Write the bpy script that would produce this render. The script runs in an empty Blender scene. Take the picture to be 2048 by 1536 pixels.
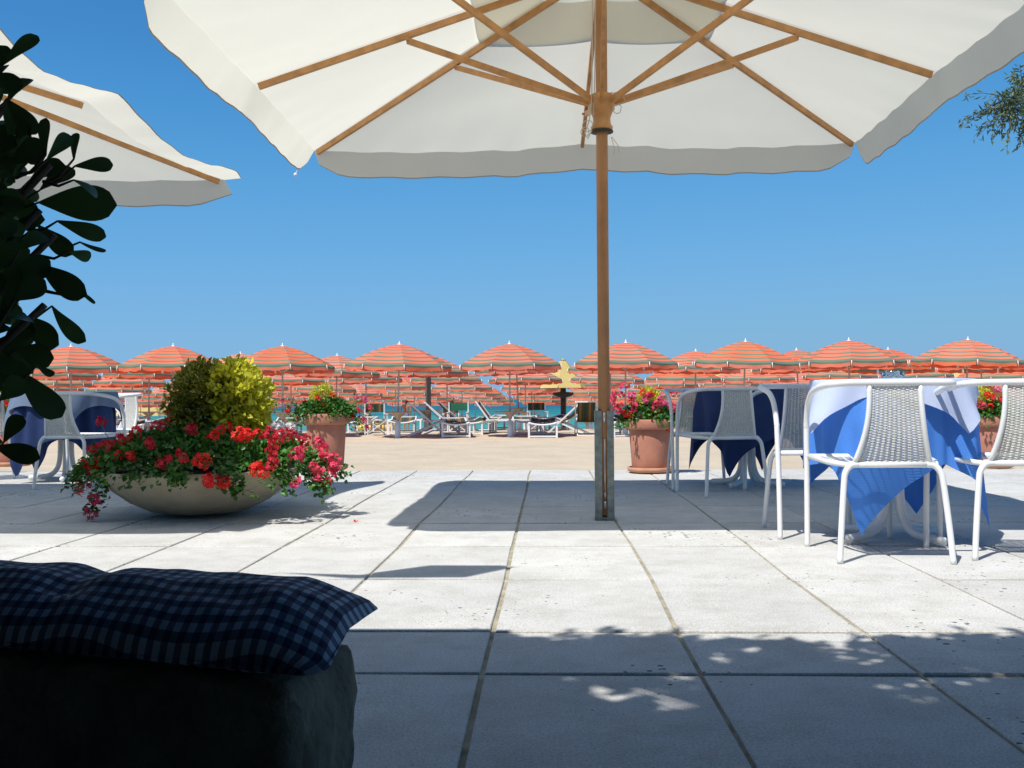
import bpy, math, random
from mathutils import Vector, Matrix, noise as mnoise
R = math.radians
rnd = random.Random(7)
scn = bpy.context.scene
col = scn.collection

# ------------------------------------------------------------------ camera
F = 1990.0            # focal length in photo pixels (2048 wide)
CAMZ = 0.71
cam_d = bpy.data.cameras.new('camera'); cam = bpy.data.objects.new('camera', cam_d); col.objects.link(cam)
cam_d.sensor_width = 36; cam_d.lens = 36*F/2048; cam_d.clip_end = 60000; cam_d.clip_start = .05
cam.location = (0, 0, CAMZ)
CR = Matrix.Rotation(R(2.04), 3, 'Z') @ Matrix.Rotation(R(90+0.77), 3, 'X') @ Matrix.Rotation(R(-0.35), 3, 'Z')
cam.rotation_euler = CR.to_euler()
scn.camera = cam
scn.render.resolution_x, scn.render.resolution_y = 1024, 768

# ------------------------------------------------------------------ sky, sun, exposure
SUN = Vector((-.37, -.49, 1.0)).normalized()
w = bpy.data.worlds.new("World"); scn.world = w; w.use_nodes = True
nt = w.node_tree; nt.nodes.clear()
sky = nt.nodes.new('ShaderNodeTexSky'); sky.sky_type = 'NISHITA'; sky.sun_disc = False
sky.sun_elevation = math.asin(SUN.z); sky.sun_rotation = math.atan2(SUN.x, SUN.y)
sky.altitude = 4000; sky.air_density = 1.0; sky.dust_density = 0.0; sky.ozone_density = 10.0
bg = nt.nodes.new('ShaderNodeBackground'); bg.inputs[1].default_value = 0.11
out = nt.nodes.new('ShaderNodeOutputWorld')
# grade of the physical sky towards the camera's clear azure
v1 = nt.nodes.new('ShaderNodeVectorMath'); v1.operation = 'SCALE'; v1.inputs['Scale'].default_value = .11
cv = nt.nodes.new('ShaderNodeRGBCurve'); v2 = nt.nodes.new('ShaderNodeVectorMath'); v2.operation = 'SCALE'; v2.inputs['Scale'].default_value = .88/.11
for ch, pts in enumerate((((0, 0), (.060, .055), (.11, .13), (.195, .20), (.509, .245), (1, .30)), ((0, 0), (.08, .10), (.130, .235), (.23, .385), (.397, .46), (.745, .46), (1, .50)), ((0, 0), (.2, .22), (.319, .57), (.51, .73), (.768, .76), (.905, .71), (1, .72)))):
    c_ = cv.mapping.curves[ch]; c_.points[0].location = pts[0]; c_.points[1].location = pts[-1]
    for p_ in pts[1:-1]: c_.points.new(*p_)
cv.mapping.update()
nt.links.new(sky.outputs[0], v1.inputs[0]); nt.links.new(v1.outputs[0], cv.inputs['Color']); nt.links.new(cv.outputs[0], v2.inputs[0]); nt.links.new(v2.outputs[0], bg.inputs[0]); nt.links.new(bg.outputs[0], out.inputs[0])
sd = bpy.data.lights.new('sun', 'SUN'); sun = bpy.data.objects.new('sun', sd); col.objects.link(sun)
sd.energy = 4.6; sd.angle = R(.53); sd.color = (1, .975, .925)
sun.rotation_euler = SUN.to_track_quat('Z', 'Y').to_euler()
scn.view_settings.view_transform = 'Standard'; scn.view_settings.look = 'None'
scn.view_settings.exposure = 0.18; scn.view_settings.gamma = 1
scn.cycles.max_bounces = 8; scn.cycles.transparent_max_bounces = 12

# ------------------------------------------------------------------ helpers
def ray(px, py):
    return (CR @ Vector(((px-1024)/F, (768-py)/F, -1))).normalized()
def at_z(px, py, z=0.0):
    d = ray(px, py); t = (z-CAMZ)/d.z
    return Vector((0, 0, CAMZ))+d*t
def at_y(px, py, y):
    d = ray(px, py); return Vector((0, 0, CAMZ))+d*(y/d.y)

def tag(o, label=None, cat=None, group=None, kind=None):
    if label: o['label'] = label
    if cat: o['category'] = cat
    if group: o['group'] = group
    if kind: o['kind'] = kind
    return o
def empty(name, loc=(0, 0, 0), rz=0, label=None, cat=None, group=None):
    o = bpy.data.objects.new(name, None); col.objects.link(o)
    o.empty_display_size = .1
    o.location = loc; o.rotation_euler = (0, 0, rz)
    return tag(o, label, cat, group)
KIDS = {}; ORG = {}
def copy_tree(o, parent=None):
    c = o.copy(); col.objects.link(c); c.parent = parent
    for ch in KIDS.get(o.name, []):
        d = copy_tree(ch, c); KIDS.setdefault(c.name, []).append(d)
    return c

class MB:
    def __init__(s): s.v = []; s.f = []; s.mi = []; s.uv = None; s.cur = 0
    def add(s, vs, fs):
        b = len(s.v); s.v.extend([tuple(v) for v in vs])
        s.f.extend([tuple(i+b for i in f) for f in fs]); s.mi.extend([s.cur]*len(fs))
    def box(s, c, size, M=None, taper=1.0):
        x, y, z = (size[0]/2, size[1]/2, size[2]/2); c = Vector(c); vs = []
        for k in (-1, 1):
            t = taper if k > 0 else 1
            for i, j in ((-1, -1), (1, -1), (1, 1), (-1, 1)):
                v = Vector((i*x*t, j*y*t, k*z)); v = (M @ v) if M else v; vs.append(c+v)
        s.add(vs, [(3, 2, 1, 0), (4, 5, 6, 7), (0, 1, 5, 4), (1, 2, 6, 5), (2, 3, 7, 6), (3, 0, 4, 7)])
    def beam(s, a, b, wd, ht):
        a = Vector(a); b = Vector(b); d = (b-a); L = d.length; d.normalize()
        sx = d.cross(Vector((0, 0, 1)));
        sx = sx.normalized() if sx.length > 1e-4 else Vector((1, 0, 0))
        up = sx.cross(d)
        vs = []
        for p in (a, b):
            for i, j in ((-1, -1), (1, -1), (1, 1), (-1, 1)): vs.append(p+sx*i*wd/2+up*j*ht/2)
        s.add(vs, [(3, 2, 1, 0), (4, 5, 6, 7), (0, 1, 5, 4), (1, 2, 6, 5), (2, 3, 7, 6), (3, 0, 4, 7)])
    def tube(s, pts, r, n=8, caps=True):
        pts = [Vector(p) for p in pts]; rs = r if isinstance(r, (list, tuple)) else [r]*len(pts)
        vs = []; prev = None
        for i, p in enumerate(pts):
            t = (pts[min(i+1, len(pts)-1)]-pts[max(i-1, 0)])
            if t.length < 1e-9: t = Vector((0, 0, 1))
            t.normalize()
            if prev is None:
                u = t.cross(Vector((0, 0, 1)))
                if u.length < .1: u = t.cross(Vector((1, 0, 0)))
            else: u = prev-t*prev.dot(t)
            u.normalize(); prev = u; b = t.cross(u)
            for k in range(n):
                a = 2*math.pi*k/n; vs.append(p+(u*math.cos(a)+b*math.sin(a))*rs[i])
        fs = []
        for i in range(len(pts)-1):
            for k in range(n):
                k2 = (k+1) % n; fs.append((i*n+k, i*n+k2, (i+1)*n+k2, (i+1)*n+k))
        if caps:
            fs.append(tuple(reversed(range(n)))); fs.append(tuple((len(pts)-1)*n+k for k in range(n)))
        s.add(vs, fs)
    def lathe(s, prof, c=(0, 0, 0), n=24, wob=0):
        c = Vector(c); vs = []
        for (r, z) in prof:
            for k in range(n):
                a = 2*math.pi*k/n; vs.append(c+Vector((r*math.cos(a), r*math.sin(a), z)))
        fs = []
        for i in range(len(prof)-1):
            for k in range(n):
                k2 = (k+1) % n; fs.append((i*n+k, i*n+k2, (i+1)*n+k2, (i+1)*n+k))
        s.add(vs, fs)
    def sheet(s, fn, nu, nv, uvfn=None):
        b = len(s.v)
        for j in range(nv+1):
            for i in range(nu+1):
                s.v.append(tuple(fn(i/nu, j/nv)))
        for j in range(nv):
            for i in range(nu):
                a = b+j*(nu+1)+i; s.f.append((a, a+1, a+nu+2, a+nu+1)); s.mi.append(s.cur)
    def leaf(s, p, d, n, L, W, fold=.25, wide=.55):
        d = Vector(d).normalized(); n = Vector(n); x = d.cross(n)
        if x.length < 1e-3: x = d.orthogonal()
        x.normalize(); n = x.cross(d).normalized(); p = Vector(p)
        m1 = p+d*L*.45-n*L*.05; tip = p+d*L-n*L*.18*rnd.random()
        l1 = p+d*L*wide+x*W/2+n*W*fold; r1 = p+d*L*wide-x*W/2+n*W*fold
        l0 = p+d*L*.2+x*W*.3+n*W*fold*.5; r0 = p+d*L*.2-x*W*.3+n*W*fold*.5
        s.add([p, r0, r1, tip, l1, l0, m1], [(0, 1, 6), (1, 2, 6), (2, 3, 6), (3, 4, 6), (4, 5, 6), (5, 0, 6)])
    def build(s, name, mats, parent=None, origin=None, smooth=True, uv=None):
        if not isinstance(mats, (list, tuple)): mats = [mats]
        o_ = Vector(origin) if origin is not None else (ORG.get(parent.name, Vector((0, 0, 0))) if parent else Vector((0, 0, 0)))
        me = bpy.data.meshes.new(name)
        me.from_pydata([(v[0]-o_.x, v[1]-o_.y, v[2]-o_.z) for v in s.v], [], s.f)
        for m in mats: me.materials.append(m)
        me.polygons.foreach_set('material_index', s.mi)
        if smooth: me.polygons.foreach_set('use_smooth', [True]*len(s.f))
        if uv is not None:
            ul = me.uv_layers.new(name='UVMap'); vi = [0]*len(me.loops); me.loops.foreach_get('vertex_index', vi)
            flat = []
            for i in vi: flat.extend(uv[i])
            ul.data.foreach_set('uv', flat)
        me.update()
        o = bpy.data.objects.new(name, me); col.objects.link(o)
        if parent: o.parent = parent; ORG[o.name] = o_; KIDS.setdefault(parent.name, []).append(o)
        elif origin is not None: o.location = o_
        return o
def wempty(name, loc, label, cat, group=None):   # thing whose parts are given in world coordinates
    o = empty(name, loc, 0, label, cat, group); ORG[o.name] = Vector(loc); return o

# ------------------------------------------------------------------ materials
def mat(name, c, rough=.6, var=.12, scale=8, bump=0, bscale=40, metal=0, spec=.5, trans=0, transcol=None, island=0, c2=None, thr=None, coat=0, detail=4):
    m = bpy.data.materials.new(name); m.use_nodes = True; t = m.node_tree; N = t.nodes; L = t.links
    p = N['Principled BSDF']; p.inputs['Roughness'].default_value = rough; p.inputs['Metallic'].default_value = metal
    p.inputs['Specular IOR Level'].default_value = spec
    if coat: p.inputs['Coat Weight'].default_value = coat
    tc = N.new('ShaderNodeTexCoord'); nz = N.new('ShaderNodeTexNoise'); nz.inputs['Scale'].default_value = scale; nz.inputs['Detail'].default_value = detail
    L.new(tc.outputs['Object'], nz.inputs['Vector'])
    cr = N.new('ShaderNodeValToRGB'); cr.color_ramp.elements[0].position = .3; cr.color_ramp.elements[1].position = .7
    a = [x*(1-var) for x in c]; b = [min(1, x*(1+var)) for x in c] if c2 is None else c2
    cr.color_ramp.elements[0].color = (*a, 1); cr.color_ramp.elements[1].color = (*b, 1)
    L.new(nz.outputs[0], cr.inputs[0]); src = cr.outputs[0]
    if island:
        ge = N.new('ShaderNodeNewGeometry'); hs = N.new('ShaderNodeHueSaturation'); mr = N.new('ShaderNodeMapRange')
        mr.inputs[3].default_value = 1-island; mr.inputs[4].default_value = 1+island
        L.new(ge.outputs['Random Per Island'], mr.inputs[0]); L.new(mr.outputs[0], hs.inputs['Value'])
        L.new(src, hs.inputs['Color']); src = hs.outputs[0]
    L.new(src, p.inputs['Base Color'])
    if bump:
        n2 = N.new('ShaderNodeTexNoise'); n2.inputs['Scale'].default_value = bscale; n2.inputs['Detail'].default_value = 6
        L.new(tc.outputs['Object'], n2.inputs['Vector'])
        bp = N.new('ShaderNodeBump'); bp.inputs['Strength'].default_value = bump; bp.inputs['Distance'].default_value = .01
        L.new(n2.outputs[0], bp.inputs['Height']); L.new(bp.outputs[0], p.inputs['Normal'])
    if trans:
        tr = N.new('ShaderNodeBsdfTranslucent'); mx = N.new('ShaderNodeMixShader'); mx.inputs[0].default_value = trans
        if transcol: tr.inputs[0].default_value = (*transcol, 1)
        else: L.new(src, tr.inputs[0])
        L.new(p.outputs[0], mx.inputs[1]); L.new(tr.outputs[0], mx.inputs[2]); L.new(mx.outputs[0], N['Material Output'].inputs[0])
    return m

M = {}
M['canvas'] = mat('canvas', (.77, .73, .60), .85, .05, 3, bump=.3, bscale=14, trans=.54, transcol=(.82, .78, .66), spec=.2)
M['hem'] = mat('canvas_hem', (.34, .31, .25), .9, .08, 3)
M['teak'] = mat('teak', (.50, .24, .075), .45, .22, 14, bump=.1, bscale=60)
M['polewood'] = mat('polewood', (.40, .185, .07), .45, .15, 6)
M['steel'] = mat('galvanised_steel', (.27, .30, .28), .5, .3, 25, metal=.55)
M['steel_dark'] = mat('dark_gap', (.03, .035, .03), .7)
M['bright_steel'] = mat('bright_steel', (.6, .6, .58), .35, .1, metal=.8)
M['rope'] = mat('rope', (.55, .5, .4), .9)
M['white'] = mat('white_paint', (.80, .80, .79), .35, .04, 5)
M['wicker'] = mat('wicker', (.74, .73, .68), .6, .12, 60)
M['slab'] = None
M['terracotta'] = mat('terracotta', (.42, .175, .115), .8, .14, 9, bump=.2, bscale=30)
M['terracotta_rim'] = mat('terracotta_saucer', (.50, .25, .15), .75, .14, 9, bump=.2, bscale=30)
M['soil'] = mat('soil', (.05, .035, .02), .95, .4, 40, bump=.6)
M['bowl'] = mat('bowl_concrete', (.42, .37, .27), .85, .18, 6, bump=.5, bscale=60)
M['leaf'] = mat('geranium_leaf', (.05, .16, .018), .45, .35, 3, trans=.3, island=.4)
M['yleaf'] = mat('golden_leaf', (.52, .56, .03), .45, .3, 3, trans=.4, island=.3, c2=(.90, .84, .08))  # brightened in place of sun on the bowl shrub's right half
M['shaded_yleaf'] = mat('shaded_golden_leaf', (.17, .20, .02), .45, .3, 3, trans=.35, island=.45, c2=(.34, .33, .03))  # duller leaf colour carrying the umbrella shade on the bowl shrub
M['oleaf'] = mat('olive_leaf', (.10, .16, .08), .5, .3, 3, trans=.2, island=.5)
M['dleaf'] = mat('dark_glossy_leaf', (.06, .12, .035), .3, .3, 6, trans=.12, island=.3)
M['bark'] = mat('bark', (.11, .08, .055), .9, .3, 12, bump=.8, bscale=25)
M['stem'] = mat('green_stem', (.10, .16, .05), .6)
M['red'] = mat('red_petal', (.80, .018, .012), .6, .2, 30, trans=.25, island=.25)
M['crimson'] = mat('crimson_petal', (.55, .008, .03), .6, .2, 30, trans=.25, island=.25)
M['pink'] = mat('pink_petal', (.80, .06, .14), .6, .2, 30, trans=.25, island=.25)
M['magenta'] = mat('magenta_petal', (.80, .10, .30), .6, .2, 30, trans=.25, island=.25)
M['whitepetal'] = mat('white_petal', (.8, .74, .74), .6, .1, 30, trans=.25, island=.1)
def fade(m, amt=.10):
    t = m.node_tree; N = t.nodes; L = t.links; p = N['Principled BSDF']; src = p.inputs['Base Color'].links[0].from_socket
    oi = N.new('ShaderNodeObjectInfo'); mr = N.new('ShaderNodeMapRange'); mr.inputs[3].default_value = 1-amt; mr.inputs[4].default_value = 1.02
    m3 = N.new('ShaderNodeMapRange'); m3.inputs[3].default_value = 1-amt*1.3; m3.inputs[4].default_value = 1.05
    hs = N.new('ShaderNodeHueSaturation'); L.new(oi.outputs['Random'], mr.inputs[0]); L.new(mr.outputs[0], hs.inputs['Value'])
    iv = N.new('ShaderNodeMath'); iv.operation = 'FRACT'; ml = N.new('ShaderNodeMath'); ml.operation = 'MULTIPLY'; ml.inputs[1].default_value = 7.3
    L.new(oi.outputs['Random'], ml.inputs[0]); L.new(ml.outputs[0], iv.inputs[0]); L.new(iv.outputs[0], m3.inputs[0]); L.new(m3.outputs[0], hs.inputs['Saturation'])
    L.new(src, hs.inputs['Color']); L.new(hs.outputs[0], p.inputs['Base Color'])
M['orange'] = mat('orange_canvas', (.90, .25, .14), .8, .07, 2, trans=.33, transcol=(.95, .06, .02), spec=.2)
M['green'] = mat('green_canvas', (.20, .27, .19), .8, .07, 2, trans=.35, spec=.2)
fade(M['orange']); fade(M['green'])
M['yellowcanvas'] = mat('yellow_canvas', (.72, .56, .22), .8, .07, 2, trans=.3, spec=.2)
M['greypole'] = mat('grey_pole', (.42, .42, .42), .5, .1)
M['tan'] = mat('tan_board', (.42, .34, .27), .8, .15)
M['darkpost'] = mat('dark_post', (.035, .035, .03), .8, .3)
M['gcanvas'] = mat('deep_green_canvas', (.012, .13, .07), .8, .1, 4)
M['plaster'] = mat('plaster', (.16, .14, .11), .9, .15, 3, bump=.3)
M['darkwood'] = mat('dark_wood', (.07, .05, .035), .7, .3, 8)
M['skin'] = mat('skin', (.42, .19, .11), .6, .06)
M['hair'] = mat('hair', (.012, .010, .010), .6)
M['shorts'] = mat('shorts', (.22, .24, .33), .8)
M['yellowplastic'] = mat('yellow_plastic', (.65, .42, .05), .4)
M['glass'] = None

def slab_material():
    m = mat('paving_slab', (.63, .615, .585), .8, .07, 2.2, island=.05, detail=8)
    t = m.node_tree; N = t.nodes; L = t.links; p = N['Principled BSDF']
    src = p.inputs['Base Color'].links[0].from_socket; tc = N['Texture Coordinate']
    # broad weather stains
    n1 = N.new('ShaderNodeTexNoise'); n1.inputs['Scale'].default_value = 5; n1.inputs['Detail'].default_value = 10; n1.inputs['Roughness'].default_value = .75
    L.new(tc.outputs['Object'], n1.inputs['Vector'])
    r1 = N.new('ShaderNodeValToRGB'); r1.color_ramp.elements[0].position = .36; r1.color_ramp.elements[1].position = .56
    r1.color_ramp.elements[0].color = (.84, .83, .80, 1); r1.color_ramp.elements[1].color = (1, 1, 1, 1)
    L.new(n1.outputs[0], r1.inputs[0])
    m1 = N.new('ShaderNodeMixRGB'); m1.blend_type = 'MULTIPLY'; m1.inputs[0].default_value = 1
    L.new(src, m1.inputs[1]); L.new(r1.outputs[0], m1.inputs[2])
    # small pits
    vo = N.new('ShaderNodeTexVoronoi'); vo.inputs['Scale'].default_value = 30; L.new(tc.outputs['Object'], vo.inputs['Vector'])
    n2 = N.new('ShaderNodeTexNoise'); n2.inputs['Scale'].default_value = 1.1; n2.inputs['Detail'].default_value = 4; L.new(tc.outputs['Object'], n2.inputs['Vector'])
    mr = N.new('ShaderNodeMapRange'); mr.inputs[1].default_value = .46; mr.inputs[2].default_value = .64; mr.inputs[3].default_value = .0; mr.inputs[4].default_value = .34
    L.new(n2.outputs[0], mr.inputs[0])
    sc = N.new('ShaderNodeSeparateColor'); L.new(vo.outputs['Color'], sc.inputs[0])
    mm = N.new('ShaderNodeMath'); mm.operation = 'MULTIPLY'; L.new(mr.outputs[0], mm.inputs[0]); L.new(sc.outputs[0], mm.inputs[1])
    lt = N.new('ShaderNodeMath'); lt.operation = 'LESS_THAN'; L.new(vo.outputs['Distance'], lt.inputs[0]); L.new(mm.outputs[0], lt.inputs[1])
    m2 = N.new('ShaderNodeMixRGB'); m2.inputs[2].default_value = (.10, .10, .10, 1)
    ng = N.new('ShaderNodeTexNoise'); ng.inputs['Scale'].default_value = 160; ng.inputs['Detail'].default_value = 3; L.new(tc.outputs['Object'], ng.inputs['Vector'])
    rg = N.new('ShaderNodeValToRGB'); rg.color_ramp.elements[0].position = .32; rg.color_ramp.elements[1].position = .6
    rg.color_ramp.elements[0].color = (.70, .70, .69, 1); rg.color_ramp.elements[1].color = (1.0, 1.0, 1.0, 1); L.new(ng.outputs[0], rg.inputs[0])
    m4 = N.new('ShaderNodeMixRGB'); m4.blend_type = 'MULTIPLY'; m4.inputs[0].default_value = 1; L.new(m1.outputs[0], m4.inputs[1]); L.new(rg.outputs[0], m4.inputs[2])
    L.new(lt.outputs[0], m2.inputs[0]); L.new(m4.outputs[0], m2.inputs[1]); L.new(m2.outputs[0], p.inputs['Base Color'])
    n3 = N.new('ShaderNodeTexNoise'); n3.inputs['Scale'].default_value = 90; n3.inputs['Detail'].default_value = 6; L.new(tc.outputs['Object'], n3.inputs['Vector'])
    ad = N.new('ShaderNodeMath'); ad.operation = 'SUBTRACT'; L.new(n3.outputs[0], ad.inputs[0]); L.new(lt.outputs[0], ad.inputs[1])
    bp = N.new('ShaderNodeBump'); bp.inputs['Strength'].default_value = .35; bp.inputs['Distance'].default_value = .004
    L.new(ad.outputs[0], bp.inputs['Height']); L.new(bp.outputs[0], p.inputs['Normal'])
    return m
M['slab'] = slab_material()
M['joint'] = mat('joint_sand', (.36, .32, .23), .95, .35, 14, bump=.6, bscale=120)

def sand_material():
    m = mat('sand', (.54, .445, .33), .95, .07, 1.2, bump=0, detail=8, spec=.1)
    t = m.node_tree; N = t.nodes; L = t.links; p = N['Principled BSDF']; tc = N['Texture Coordinate']
    mp = N.new('ShaderNodeMapping'); mp.inputs['Scale'].default_value = (1, 1, 1); L.new(tc.outputs['Object'], mp.inputs[0])
    n = N.new('ShaderNodeTexNoise'); n.inputs['Scale'].default_value = 3.5; n.inputs['Detail'].default_value = 6; n.inputs['Roughness'].default_value = .6
    L.new(mp.outputs[0], n.inputs['Vector'])
    bp = N.new('ShaderNodeBump'); bp.inputs['Strength'].default_value = .7; bp.inputs['Distance'].default_value = .06
    L.new(n.outputs[0], bp.inputs['Height']); L.new(bp.outputs[0], p.inputs['Normal'])
    return m
M['sand'] = sand_material()

def sea_material():
    m = bpy.data.materials.new('sea_water'); m.use_nodes = True; t = m.node_tree; N = t.nodes; L = t.links; p = N['Principled BSDF']
    tc = N.new('ShaderNodeTexCoord'); mp = N.new('ShaderNodeMapping'); mp.inputs['Scale'].default_value = (.02, .10, 1)
    L.new(tc.outputs['Object'], mp.inputs[0]); n = N.new('ShaderNodeTexNoise'); n.inputs['Scale'].default_value = 1; n.inputs['Detail'].default_value = 8
    L.new(mp.outputs[0], n.inputs['Vector'])
    # shallow green water near the shore, deeper blue further out
    sp = N.new('ShaderNodeSeparateXYZ'); L.new(tc.outputs['Object'], sp.inputs[0])
    mr = N.new('ShaderNodeMapRange'); mr.inputs[1].default_value = 60; mr.inputs[2].default_value = 420; L.new(sp.outputs[1], mr.inputs[0])
    pw = N.new('ShaderNodeMath'); pw.operation = 'POWER'; pw.inputs[1].default_value = .5; L.new(mr.outputs[0], pw.inputs[0])
    ad = N.new('ShaderNodeMath'); ad.operation = 'MULTIPLY_ADD'; ad.inputs[1].default_value = .7; L.new(n.outputs[0], ad.inputs[0]); L.new(pw.outputs[0], ad.inputs[2])
    cr = N.new('ShaderNodeValToRGB'); e = cr.color_ramp.elements
    e[0].position = .25; e[0].color = (.12, .33, .27, 1); e[1].position = 1.35; e[1].color = (.012, .12, .17, 1)
    x = e.new(.75); x.color = (.035, .22, .20, 1)
    L.new(ad.outputs[0], cr.inputs[0]); L.new(cr.outputs[0], p.inputs['Base Color'])
    p.inputs['Roughness'].default_value = .45; p.inputs['Specular IOR Level'].default_value = .12
    n2 = N.new('ShaderNodeTexNoise'); n2.inputs['Scale'].default_value = .9; n2.inputs['Detail'].default_value = 5; L.new(tc.outputs['Object'], n2.inputs['Vector'])
    bp = N.new('ShaderNodeBump'); bp.inputs['Strength'].default_value = .6; bp.inputs['Distance'].default_value = .25
    L.new(n2.outputs[0], bp.inputs['Height']); L.new(bp.outputs[0], p.inputs['Normal'])
    return m
M['sea'] = sea_material()

def gingham(name, c_light, c_dark, size):
    m = bpy.data.materials.new(name); m.use_nodes = True; t = m.node_tree; N = t.nodes; L = t.links; p = N['Principled BSDF']
    uv = N.new('ShaderNodeUVMap'); sp = N.new('ShaderNodeSeparateXYZ'); L.new(uv.outputs[0], sp.inputs[0])
    outs = []
    for k in (0, 1):
        a = N.new('ShaderNodeMath'); a.operation = 'DIVIDE'; a.inputs[1].default_value = size; L.new(sp.outputs[k], a.inputs[0])
        b = N.new('ShaderNodeMath'); b.operation = 'FRACT'; L.new(a.outputs[0], b.inputs[0])
        c = N.new('ShaderNodeMath'); c.operation = 'GREATER_THAN'; c.inputs[1].default_value = .5; L.new(b.outputs[0], c.inputs[0]); outs.append(c)
    s = N.new('ShaderNodeMath'); s.operation = 'ADD'; L.new(outs[0].outputs[0], s.inputs[0]); L.new(outs[1].outputs[0], s.inputs[1])
    h = N.new('ShaderNodeMath'); h.operation = 'MULTIPLY'; h.inputs[1].default_value = .5; L.new(s.outputs[0], h.inputs[0])
    cr = N.new('ShaderNodeValToRGB'); e = cr.color_ramp.elements; e[0].color = (*c_light, 1); e[1].color = (*c_dark, 1)
    x = e.new(.5); x.color = (*[(.22*i+.78*j) for i, j in zip(c_light, c_dark)], 1)
    L.new(h.outputs[0], cr.inputs[0]); L.new(cr.outputs[0], p.inputs['Base Color']); p.inputs['Roughness'].default_value = .85
    n = N.new('ShaderNodeTexNoise'); n.inputs['Scale'].default_value = 30; tc = N.new('ShaderNodeTexCoord'); L.new(tc.outputs['Object'], n.inputs['Vector'])
    bp = N.new('ShaderNodeBump'); bp.inputs['Strength'].default_value = .5; bp.inputs['Distance'].default_value = .01; L.new(n.outputs[0], bp.inputs['Height']); L.new(bp.outputs[0], p.inputs['Normal'])
    return m
def dotted(name, base, dot, size, rad, trans):
    m = mat(name, base, .8, .05, 4, trans=trans, bump=.25, bscale=10); t = m.node_tree; N = t.nodes; L = t.links; p = N['Principled BSDF']
    if rad:
        uv = N.new('ShaderNodeUVMap'); mp = N.new('ShaderNodeMapping'); mp.inputs['Rotation'].default_value = (0, 0, R(45)); mp.inputs['Scale'].default_value = (1/size, 1/size, 1)
        L.new(uv.outputs[0], mp.inputs[0]); fr = N.new('ShaderNodeVectorMath'); fr.operation = 'FRACTION'; L.new(mp.outputs[0], fr.inputs[0])
        ds = N.new('ShaderNodeVectorMath'); ds.operation = 'DISTANCE'; ds.inputs[1].default_value = (.5, .5, 0); L.new(fr.outputs[0], ds.inputs[0])
        lt = N.new('ShaderNodeMath'); lt.operation = 'LESS_THAN'; lt.inputs[1].default_value = rad; L.new(ds.outputs['Value'], lt.inputs[0])
        src = p.inputs['Base Color'].links[0].from_socket
        mx = N.new('ShaderNodeMixRGB'); mx.inputs[2].default_value = (*dot, 1); L.new(lt.outputs[0], mx.inputs[0]); L.new(src, mx.inputs[1]); L.new(mx.outputs[0], p.inputs['Base Color'])
    return m
M['gingham'] = gingham('blue_gingham', (.34, .42, .52), (.010, .018, .07), .0205)
M['bluecloth'] = dotted('blue_dotted_cloth', (.06, .23, .70), (.10, .29, .76), .0125, .24, .15)
M['darkcloth'] = dotted('navy_cloth', (.012, .035, .13), (.1, .2, .4), .026, 0, .1)
M['palecloth'] = dotted('pale_cloth', (.55, .62, .80), (.7, .7, .8), .026, 0, .25)
M['greycloth'] = dotted('greyblue_cloth', (.17, .23, .34), (.7, .7, .8), .026, 0, .2)

def stripe_mat(name, cols, size, axis=0):
    m = bpy.data.materials.new(name); m.use_nodes = True; t = m.node_tree; N = t.nodes; L = t.links; p = N['Principled BSDF']
    tc = N.new('ShaderNodeTexCoord'); sp = N.new('ShaderNodeSeparateXYZ'); L.new(tc.outputs['Object'], sp.inputs[0])
    a = N.new('ShaderNodeMath'); a.operation = 'DIVIDE'; a.inputs[1].default_value = size; L.new(sp.outputs[axis], a.inputs[0])
    b = N.new('ShaderNodeMath'); b.operation = 'FRACT'; L.new(a.outputs[0], b.inputs[0])
    cr = N.new('ShaderNodeValToRGB'); cr.color_ramp.interpolation = 'CONSTANT'; e = cr.color_ramp.elements
    e[0].color = (*cols[0], 1); e[1].position = 1/len(cols); e[1].color = (*cols[1], 1)
    for i in range(2, len(cols)): x = e.new(i/len(cols)); x.color = (*cols[i], 1)
    L.new(b.outputs[0], cr.inputs[0]); L.new(cr.outputs[0], p.inputs['Base Color']); p.inputs['Roughness'].default_value = .85
    return m
M['sling'] = stripe_mat('striped_sling', [(.010, .05, .03), (.06, .05, .02), (.22, .11, .03), (.04, .05, .02)], .24)
gm = bpy.data.materials.new('glass'); gm.use_nodes = True; gp = gm.node_tree.nodes['Principled BSDF']
gp.inputs['Transmission Weight'].default_value = 1; gp.inputs['Roughness'].default_value = .05; gp.inputs['Base Color'].default_value = (.85, .95, .95, 1); M['glass'] = gm

# ------------------------------------------------------------------ setting: sand, sea, paving
EDGE = 9.72
def ground_z(y):
    if y < 23: return -.10
    if y < 27: return -.10-.037*(y-23)**2/8
    return -.10-.074-.037*(y-27)
def make_sand():
    m = MB(); ys = [-400, -60, 0, 5, EDGE-1]; y = EDGE-.5
    while y < 30: ys.append(y); y += .16
    while y < 75: ys.append(y); y += 1.5
    xs = [-600, -200, -60, -30]; x = -20
    while x <= 20: xs.append(x); x += .22
    xs += [30, 60, 200, 600]
    nx = len(xs); vs = []
    for yy in ys:
        for xx in xs:
            b = 0
            if EDGE-.3 < yy < 60:
                b = .018*mnoise.noise(Vector((xx*2.2, yy*2.2, 0)))+.02*mnoise.noise(Vector((xx*.8, yy*.8, 4)))+.012*mnoise.noise(Vector((xx*5, yy*5, 9)))
                if yy < EDGE+.8: b = b*.5+.045
            vs.append((xx, yy, ground_z(yy)+b-(0.25 if yy < EDGE-.6 else 0)))
    fs = [(j*nx+i, j*nx+i+1, (j+1)*nx+i+1, (j+1)*nx+i) for j in range(len(ys)-1) for i in range(nx-1)]
    m.add(vs, fs); tag(m.build('sand', M['sand']), kind='structure')
make_sand()
m = MB(); m.add([(-9000, 40, -1.52), (9000, 40, -1.52), (9000, 20000, -1.52), (-9000, 20000, -1.52)], [(0, 1, 2, 3)])
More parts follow.
